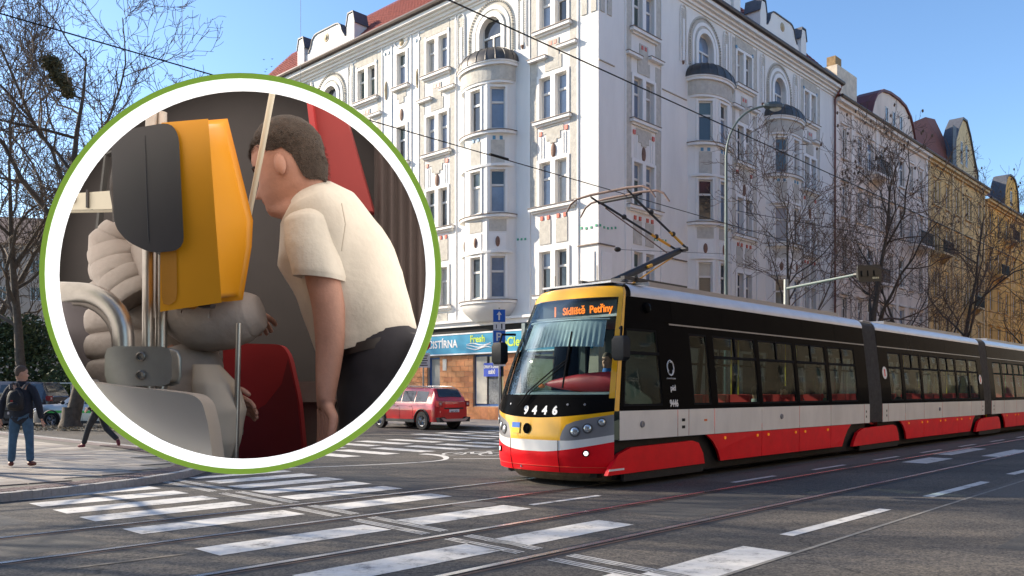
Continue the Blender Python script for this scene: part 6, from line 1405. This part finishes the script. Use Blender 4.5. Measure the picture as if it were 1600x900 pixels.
def flat(nm, pts, Y0, Y1, m, parent, M=None, bev=0, at=1.0, smooth=False):
    """a solid plate: outline given at depth Y0 and carried straight back to Y1"""
    pp = [fit(I(x, y, Y0)) for x, y in pts]; b = MB(); n = len(pp); b.add([tuple(p) for p in pp] + [(p.x, Y1, p.z) for p in pp], [tuple(range(n)), tuple(range(2 * n - 1, n - 1, -1))] + [(i, (i + 1) % n, n + (i + 1) % n, n + i) for i in range(n)])
    o = b.build(nm, m, parent, M, smooth=smooth)
    if bev: md = o.modifiers.new('bevel', 'BEVEL'); md.width = bev; md.segments = 4; md.limit_method = 'ANGLE'; o.data.polygons.foreach_set('use_smooth', [True] * len(o.data.polygons))
    return o
def flat2(nm, front, Y0, back, Y1, m, parent, M=None, bev=0):
    pf = [fit(I(x, y, Y0)) for x, y in front]; pb = [fit(I(x, y, Y1)) for x, y in back]; n = len(pf); b = MB(); b.add([tuple(p) for p in pf + pb], [tuple(range(n)), tuple(range(2 * n - 1, n - 1, -1))] + [(i, (i + 1) % n, n + (i + 1) % n, n + i) for i in range(n)])
    o = b.build(nm, m, parent, M); md = o.modifiers.new('bevel', 'BEVEL'); md.width = bev; md.segments = 4; md.limit_method = 'ANGLE'; o.data.polygons.foreach_set('use_smooth', [True] * len(o.data.polygons)); return o
def rnd_poly(pts, k=3):
    out = []; n = len(pts)
    for i in range(n):
        a, p, c = Vector(pts[i - 1]), Vector(pts[i]), Vector(pts[(i + 1) % n]); ra = min(12, (a - p).length * .4); rc_ = min(12, (c - p).length * .4)
        s, e = p + (a - p).normalized() * ra, p + (c - p).normalized() * rc_
        for t in range(k + 1): t /= k; out.append(tuple(s * (1 - t) ** 2 + p * 2 * t * (1 - t) + e * t * t))
    return out
flat('red_panel', [(497, 120), (578, 120), (583, 330), (505, 330)], 2.6, 2.66, mat('panel_red', (.27, .025, .022), .6, var=.1), rdz, RI); flat('red_panel_edge', [(488, 120), (499, 120), (510, 330), (500, 330)], 2.57, 2.66, mat('panel_red_bright', (.42, .035, .035), .5), rdz, RI)
b = MB(); rows = []
for j in range(2): rows.append([tuple(fit(I(585 + 85 * i / 60, (150, 560)[j], 2.62 + .007 * math.sin(i * .6)))) for i in range(61)])
rows = [[tuple(fit(I(585 + 85 * i / 60, 150 + 410 * j / 12, 2.62 + .007 * math.sin(i * .6)))) for i in range(61)] for j in range(13)]
b.grid(rows); b.build('curtain', mat('dark_curtain', (.075, .055, .05), .9, var=.15), rdz, RI, smooth=True)
flat('window_post', [(150, 200), (156, 200), (150, 380), (146, 380)], 2.6, 2.63, mat('post_grey', (.09, .085, .08), .6), rdz, RI); flat('window_rail', [(100, 229), (190, 227), (190, 231), (100, 233)], 2.6, 2.63, MATS['post_grey'], rdz, RI)
# hanging wires
for s in (-1, 1):
    b = MB(); b.tube([(s * .12, .01, .38), (s * .12, .01, 5.2)], .0004, 4); b.build('hanging_wire', mat('thin_steel', (.16, .2, .24), .8, var=0), rdz)
INOX = mat('brushed_pole', (.42, .38, .34), .32, metal=.75, var=.12, scale=30); CREAMP = mat('cream_enamel', (.62, .56, .44), .4, var=.06)
# poles and rails, each a thing
def pole(nm, label, pts, Y, rpx, m=INOX, cat='handrail', n=14):
    b = MB(); P_ = [fit(I(x, y, (Y if not isinstance(Y, tuple) else Y[0] + (Y[1] - Y[0]) * i / (len(pts) - 1)))) for i, (x, y) in enumerate(pts)]; b.tube(P_, rpx / 1315 * (Y if not isinstance(Y, tuple) else Y[0]), n); o = b.mesh(nm, m, smooth=50); return tag(link(nm, o), label, cat)
pole('grab_pole', 'nearer upright steel grab pole that carries the ticket validator, clamped beside the curved rail', [(252, 176), (252, 300), (252, 640)], 1.99, 9)
pole('grab_pole', 'second upright steel grab pole close left of the first, behind the clamp', [(231, 150), (231, 300), (231, 640)], 1.97, 8.5)
cr_pts = [(60, 458), (95, 456), (125, 457)] + [(125 + 68 * math.sin(a), 525 - 68 * math.cos(a)) for a in [math.pi / 2 * k / 8 for k in range(1, 9)]] + [(194, 560), (196, 625)]
pole('curved_handrail', 'thick steel handrail bending down from the left edge of the round display', cr_pts, 1.86, 16)
pole('curved_handrail', 'darker steel rail running just behind the curved handrail', [(x - 9, y + 12) for x, y in cr_pts[2:]], 1.93, 9, mat('steel_painted_shade', (.2, .17, .15), .4, metal=.6))  # darker copy of the steel; the rear rail's shade is put into the colour
pole('leaning_pole', 'slim cream pole leaning between the yellow validator and the bending man', [(432, 110), (408, 240), (386, 350), (366, 470)], (1.97, 2.1), 4.6, CREAMP)
pole('thin_pole', 'thin steel pole in front of the red seat at the bottom of the round display', [(373, 505), (371, 600), (368, 728)], 1.95, 4.2)
ba = thing('rail_clamp', 'steel clamp block with two screws joining the rails', 'clamp', tuple(I(216, 572, 1.8))); BI = Matrix.Translation(ba.location).inverted()
flat('clamp_block', rnd_poly([(168, 545), (264, 546), (264, 599), (168, 598)], 2), 1.80, 1.855, mat('clamp_steel', (.33, .305, .27), .36, metal=.6, var=.1, scale=20), ba, BI, bev=.006)
for y in (557, 586):
    b = MB(); p = I(220, y, 1.797); b.lathe([(.0105, .006), (.0105, -.002), (.0075, -.0035), (.0065, .0), (.0, .001)], 18, tuple(p), 'y'); b.build('screw', mat('screw_steel', (.2, .18, .16), .35, metal=.7), ba, BI, smooth=30)
# ticket validator
va = thing('ticket_validator', 'yellow and black ticket validator on the steel grab pole', 'ticket validator', tuple(I(280, 330, 1.85))); VI = Matrix.Translation(va.location).inverted()
YV = mat('validator_yellow', (.74, .30, .006), .42, var=.04); BV = mat('validator_black', (.042, .036, .038), .5, var=.1)
flat2('yellow_housing', [(260, 199), (318, 194), (329, 345), (332, 385), (338, 466), (258, 478)], 1.84, [(262, 200), (350, 193), (388, 345), (386, 385), (373, 462), (260, 476)], 1.99, YV, va, VI, bev=.011)
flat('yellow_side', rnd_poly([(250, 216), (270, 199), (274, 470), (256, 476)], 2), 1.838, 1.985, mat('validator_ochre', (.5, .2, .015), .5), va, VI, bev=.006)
flat('black_housing', rnd_poly([(183, 224), (203, 211), (262, 201), (270, 215), (278, 382), (238, 386), (205, 370), (188, 350)], 4), 1.83, 1.955, BV, va, VI, bev=.014)
b = MB(); b.tube([I(226, 212, 1.829), I(229, 300, 1.829), I(232, 378, 1.829)], .001, 5); b.build('seam', BV, va, VI)
flat('bottom_catch', [(308, 474), (330, 474), (328, 480), (310, 480)], 1.87, 1.9, BV, va, VI)
t = thing('wall_bar', 'short cream bar with a black joint at the left of the validator', 'bar', tuple(I(145, 310, 2.3))); TI = Matrix.Translation(t.location).inverted()
flat('bar', [(85, 297), (190, 299), (190, 324), (85, 322)], 2.3, 2.34, CREAMP, t, TI, bev=.004); flat('joint', [(134, 296), (137, 296), (137, 324), (134, 324)], 2.29, 2.32, BV, t, TI)
b = MB(); p = I(111, 311, 2.295); b.lathe([(.013, .01), (.013, -.004), (.006, -.006), (0, -.006)], 14, tuple(p), 'y'); b.build('hook', INOX, t, TI)
# seats
t = thing('bus_seat', 'beige moulded seat back in the lower left foreground of the round display', 'seat', tuple(I(240, 690, 1.8))); TI = Matrix.Translation(t.location).inverted()
flat('seat_back', rnd_poly([(100, 608), (230, 607), (300, 616), (316, 628), (326, 668), (334, 740), (60, 760), (60, 640)], 4), 1.74, 1.81, mat('beige_shell', (.47, .40, .34), .5, var=.05), t, TI, bev=.016)
t = thing('bus_seat', 'red seat with a folded side behind the thin pole', 'seat', tuple(I(420, 640, 2.3))); TI = Matrix.Translation(t.location).inverted()
flat('seat_back', rnd_poly([(348, 536), (440, 538), (452, 556), (466, 620), (484, 740), (352, 740)], 4), 2.32, 2.36, mat('red_shell', (.46, .03, .036), .55, var=.06), t, TI)
b = MB(); b.add([tuple(fit(I(*q))) for q in ((450, 560, 2.312), (464, 622, 2.312), (482, 738, 2.312), (376, 738, 2.312), (364, 662, 2.312), (415, 632, 2.312), (440, 600, 2.312))], [(0, 1, 2, 3, 4, 5, 6)]); b.build('side_fold', mat('red_shell_shade', (.24, .022, .03), .6, var=.06), t, TI)  # flat sheet in darker red; the fold's shade is put into the colour
t = thing('seat_box', 'low grey box under the red seat beside the man in the white shirt', 'box', tuple(I(470, 650, 2.45))); TI = Matrix.Translation(t.location).inverted()
flat('box', [(455, 600), (530, 600), (530, 740), (470, 740)], 2.45, 2.55, mat('box_grey', (.2, .17, .16), .7), t, TI, bev=.006); flat('lid', [(450, 598), (530, 598), (530, 626), (456, 626)], 2.43, 2.56, mat('box_lid', (.3, .26, .24), .6), t, TI, bev=.004)
# ---- the man in the white shirt, bending forward
def loft_px(secs, n=28, fold=0, seed=0, pleat=0):
    """sections (px, py, depth Y, half width px, half depth m, tilt deg) -> smooth body; folds ripple the cloth"""
    rows = []; S_ = []
    for i in range(len(secs) - 1):
        for q in range(6):
            t = q / 6; S_.append([a + (c - a) * (t * t * (3 - 2 * t) * .35 + t * .65) for a, c in zip(secs[i], secs[i + 1])])
    S_.append(list(secs[-1]))
    for px, py, Y, hw, hd, tl in S_:
        row = []; ca, sa = math.cos(R_(tl)), math.sin(R_(tl))
        for j in range(n):
            a = 2 * math.pi * j / n; w = hw * math.cos(a); d = hd * math.sin(a)
            if fold:
                f = 1 + fold * mnoise.noise(Vector((px * .02 + math.cos(a) * 1.6, py * .018, math.sin(a) * 1.6 + seed))) + pleat * math.sin(a * 7 + py * .03); w *= f; d *= f
            row.append(fit(I(px + w * ca, py - w * sa, Y) + Vector((0, d, 0))))
        rows.append(row)
    return rows
mp_ = I(560, 640, 2.2); man2 = thing('person', 'man with short dark hair in a white short sleeved shirt bending forward to the left', 'person', tuple(mp_)); MI = Matrix.Translation(mp_).inverted()
SK2 = mat('skin_warm', (.46, .235, .17), .55, var=.1, scale=30, bump=.1, bscale=150)
sk = SK(); m_ = lambda px, Y: px / 1315 * Y
root = sk.ch([I(600, 560, 2.2)], [(.11, .11)]); c = sk.ch([I(568, 470, 2.2), I(540, 400, 2.2), I(512, 345, 2.2)], [(.085, .085), (.09, .09), (.06, .07)], root)
c2 = sk.ch([I(488, 312, 2.17), I(470, 290, 2.14)], [.058, .055], c)
e = sk.ch([I(500, 352, 2.10), I(500, 415, 2.03), I(514, 478, 2.02), I(516, 545, 2.02), I(508, 618, 2.0)], [.035, .046, .043, .037, .026], c)
dd_ = (I(508, 640, 1.99) - I(512, 600, 2.0)).normalized(); hand_chain(sk, I(508, 622, 2.0), dd_ + Vector((.12, 0, 0)), Vector((.55, -.8, 0)), e, 1.05, .42)
sk.ch([I(598, 640, 2.16), I(590, 690, 2.1)], [.085, .07], root)
me = skin(sk.v, sk.e, sk.r, SK2, 2); b = MB(); b.v = [tuple(fit(v.co)) for v in me.vertices]; b.f = [tuple(p.vertices) for p in me.polygons]; b.m = [0] * len(b.f)
fw = Vector((-.90, .20, -.30)).normalized(); upv = Vector((-.22, .12, .97)); xx = fw.cross(upv).normalized(); uu = xx.cross(fw); HM = Matrix((xx, fw, uu)).transposed().to_4x4(); HM.translation = I(453, 264, 2.12)
hb = MB(); head_add(hb, HM, k=.89); b.add(hb.v, hb.f); body2 = b.build('body', SK2, man2, MI, smooth=60)
for s in (-1, 1):
    q = MB(); q.blob(tuple(HM @ Vector((s * .028, .0735, .001))), (.010, .009, .007), seg=10, rings=6); q.build('eye', mat('eye_white', (.4, .37, .34), .3), body2, None)
    q = MB(); q.tube([HM @ Vector((s * .014, .0875, .02)), HM @ Vector((s * .03, .083, .024)), HM @ Vector((s * .043, .071, .018))], .0035, 5); q.build('eyebrow', HAIRD, body2, None)
b = MB(); b.tube([HM @ Vector((-.02, .082, -.063)), HM @ Vector((0, .0885, -.062)), HM @ Vector((.02, .082, -.063))], .004, 6); b.build('mouth', mat('lip', (.35, .12, .1), .5), body2, None)
HAIRB = mat('short_brown_hair', (.055, .036, .026), .8, var=.35, scale=90, bump=.6, bscale=260)
link('hair', hair_mesh(HM, HAIRB, .89, low=-.075, front=.062, thick=.014), man2, MI)
b = MB(); rnd = random.Random(3)
for i in range(2600):
    a = rnd.uniform(0, 6.283); c_ = math.cos(a); z = _hl(c_, .062, -.075) + (.12 - _hl(c_, .062, -.075)) * rnd.random() ** 1.3
    sh = math.sqrt(max(.02, 1 - (max(0, z - .03) / .105) ** 2)); p = Vector((.084 * sh * math.sin(a), (.104 if c_ > 0 else .110) * sh * c_ * (1 if z > -.02 else max(.8, 1 - (-.02 - z) * 2.4)), z)) * .89
    n_ = Vector((p.x, p.y, p.z * .8)).normalized(); d_ = (n_ * .6 + Vector((rnd.gauss(0, .25), .25 + rnd.gauss(0, .25), -.5 if z < .08 else .1))).normalized(); q = n_.cross(d_).normalized() * .0009
    b.add([HM @ (p - q), HM @ (p + q), HM @ (p + d_ * .011)], [(0, 1, 2)])
b.build('hair_ends', HAIRB, man2, MI, kind='stuff')
SHIRT = mat('white_cotton', (.65, .59, .51), .85, var=.05, scale=20, bump=.12, bscale=60)
rows = loft_px([(476, 296, 2.15, 27, .05, 32), (486, 306, 2.16, 40, .09, 30), (500, 332, 2.18, 62, .155, 26), (520, 388, 2.2, 84, .185, 22), (550, 450, 2.2, 84, .18, 19), (566, 500, 2.2, 80, .17, 17), (574, 532, 2.2, 78, .165, 16), (576, 545, 2.2, 76, .16, 16)], 48, .07, 3, .008)
b = MB(); b.grid(rows, wrap=True); b.build('shirt', SHIRT, man2, MI, smooth=True)
rows = loft_px([(492, 322, 2.10, 30, .05, 8), (484, 345, 2.07, 40, .07, 4), (488, 385, 2.05, 42, .072, 0), (499, 428, 2.03, 42, .066, -6), (500, 436, 2.03, 41, .064, -6)], 32, .05, 9); b = MB(); b.grid(rows, wrap=True)
inner_ = [[p * .0 + (p + (I(500, 436, 2.03) - p) * .12) for p in rows[-1]], [(p + (I(497, 415, 2.03) - p) * .25) for p in rows[-1]]]; b.grid([rows[-1]] + inner_, wrap=True); b.build('sleeve', SHIRT, man2, MI, smooth=True)
rows = [[fit(I(472, 300, 2.14) + Vector((r * .05 * math.cos(a) * 1.02, r * .055 * math.sin(a), z + .028 * math.cos(a) * -1))) for a in [2 * math.pi * j / 28 for j in range(28)]] for r, z in ((1.25, -.03), (1.12, .0), (1.02, .018), (.98, .012))]
b = MB(); b.grid(rows, wrap=True); b.build('collar', SHIRT, man2, MI, smooth=True)
b = MB(); b.tube([I(534, 318, 2.035), I(540, 350, 2.01), I(534, 392, 1.995)], .0016, 5); b.build('shoulder_seam', mat('shirt_seam', (.5, .44, .37), .9), man2, MI)
NAVT = mat('dark_navy_trousers', (.028, .026, .034), .9, var=.2, scale=15)
rows = loft_px([(586, 526, 2.2, 66, .15, 14), (592, 545, 2.2, 68, .155, 12), (600, 590, 2.19, 72, .155, 6), (606, 650, 2.15, 74, .14, 2), (600, 700, 2.1, 70, .13, 0)], 40, .06, 21); b = MB(); b.grid(rows, wrap=True); b.build('trousers', NAVT, man2, MI, smooth=True)
rows = loft_px([(585, 538, 2.2, 71, .158, 14), (587, 552, 2.2, 72, .16, 13)], 40); b = MB(); b.grid(rows, wrap=True); b.build('belt', mat('belt_leather', (.03, .022, .02), .5), man2, MI, smooth=True)
# ---- the seated passenger in the puffer jacket
pp_ = I(240, 600, 2.15); pas = thing('person', 'seated passenger in a pale beige quilted jacket behind the yellow validator', 'person', tuple(pp_)); PI_ = Matrix.Translation(pp_).inverted()
sk = SK(); root = sk.ch([I(245, 610, 2.28)], [(.07, .07)]); c = sk.ch([I(238, 520, 2.22), I(230, 430, 2.2), I(226, 380, 2.2)], [(.06, .06), (.06, .06), (.04, .04)], root)
sk.ch([I(228, 345, 2.2)], [.05], c); a1 = sk.ch([I(275, 430, 2.12), I(330, 500, 2.1), I(378, 495, 2.12)], [.03, .03, .022], c); hand_chain(sk, I(382, 492, 2.16), Vector((.1, 1, -.2)), Vector((1, 0, .2)), a1, .8, .5)
a2 = sk.ch([I(205, 430, 2.2), I(250, 530, 2.14), I(310, 600, 2.06), I(340, 618, 2.03)], [.02, .02, .025, .02], c); hand_chain(sk, I(343, 620, 2.04), Vector((.7, .1, -.25)), Vector((0, -.5, .8)), a2, .72, .8)
sk.ch([I(330, 610, 2.12), I(360, 650, 2.05)], [.08, .06], root)
me = skin(sk.v, sk.e, sk.r, SK2, 1); b = MB(); b.v = [tuple(fit(v.co)) for v in me.vertices]; b.f = [tuple(p.vertices) for p in me.polygons]; b.m = [0] * len(b.f)
f2 = Vector((.9, -.3, -.1)).normalized(); x2 = f2.cross(Vector((0, 0, 1))).normalized(); H2 = Matrix((x2, f2, x2.cross(f2))).transposed().to_4x4(); H2.translation = I(232, 300, 2.2); hb = MB(); head_add(hb, H2, k=.92); b.add(hb.v, hb.f); b.build('body', SK2, pas, PI_, smooth=60)
link('hair', hair_mesh(H2, HAIRD, .92, low=-.12, front=.05, thick=.014), pas, PI_)
PUF = mat('puffer_beige', (.335, .28, .245), .6, var=.08, scale=8, bump=.2, bscale=35)
def puff(path, nm, n=26, per=5, amp=.10, sag=0):
    """quilted tube: path of (px, py, Y, radius px, flat) with bulging baffles"""
    rows = []; N_ = len(path) - 1
    for i in range(N_ * per * 9 + 1):
        t = i / (per * 9); k = min(int(t), N_ - 1); f = t - k; A, B_ = path[k], path[k + 1]; q = [a + (c - a) * f for a, c in zip(A, B_)]
        bul = 1 - amp * 1.3 + amp * 1.9 * abs(math.sin(t * per * math.pi)) ** .42; dx, dy = B_[0] - A[0], B_[1] - A[1]; l = math.hypot(dx, dy); nx, ny = -dy / l, dx / l; row = []
        for j in range(n):
            a = 2 * math.pi * j / n; w = 1 + .035 * mnoise.noise(Vector((q[0] * .05, q[1] * .05, a * 2)))
            row.append(fit(I(q[0] + nx * q[3] * bul * w * math.cos(a), q[1] + ny * q[3] * bul * w * math.cos(a), q[2]) + Vector((0, q[3] / 1315 * q[2] * q[4] * bul * w * math.sin(a), 0))))
        rows.append(row)
    b = MB(); b.loft(rows); return b.build(nm, PUF, pas, PI_, smooth=True)
puff([(226, 345, 2.2, 40, .9), (226, 400, 2.2, 78, .8), (228, 480, 2.2, 88, .75), (232, 560, 2.2, 92, .75), (236, 650, 2.2, 96, .75), (238, 690, 2.2, 90, .7)], 'jacket_body', per=2, amp=.06)
puff([(186, 352, 2.12, 20, 1), (170, 385, 2.12, 33, 1), (186, 430, 2.08, 38, 1), (214, 470, 2.06, 40, 1)], 'jacket_shoulder', per=2, amp=.045)
puff([(240, 380, 2.12, 36, 1), (262, 440, 2.08, 44, 1), (300, 500, 2.05, 46, 1), (345, 506, 2.04, 44, 1), (388, 492, 2.04, 38, 1), (408, 487, 2.05, 27, 1)], 'jacket_sleeve', per=1, amp=.035)
puff([(292, 540, 2.1, 40, .8), (306, 590, 2.08, 46, .8), (322, 640, 2.06, 50, .8), (334, 690, 2.04, 48, .8)], 'jacket_front', per=1, amp=.04)
b = MB(); rows = loft_px([(322, 570, 2.0, 20, .03, 0), (336, 600, 1.99, 32, .06, 0), (346, 640, 1.98, 36, .07, 0), (342, 690, 1.97, 34, .06, 0), (338, 720, 1.97, 30, .05, 0)], 28, .14, 5); b.grid(rows, wrap=True); b.build('tote_bag', mat('cream_cloth', (.47, .39, .31), .85, var=.08), pas, PI_, smooth=True)
t = tag(link('dark_coat', (lambda: (lambda bb: (bb.grid(loft_px([(120, 470, 2.4, 26, .05, 0), (140, 520, 2.38, 50, .08, 0), (158, 580, 2.36, 60, .08, 0), (170, 640, 2.36, 60, .08, 0)], 28, .12, 8), wrap=True), bb.mesh('dark_coat', mat('dark_plum_cloth', (.1, .085, .088), .9, var=.1), smooth=True))[1])(MB()))()), 'dull plum coloured coat hanging behind the curved handrail', 'coat')
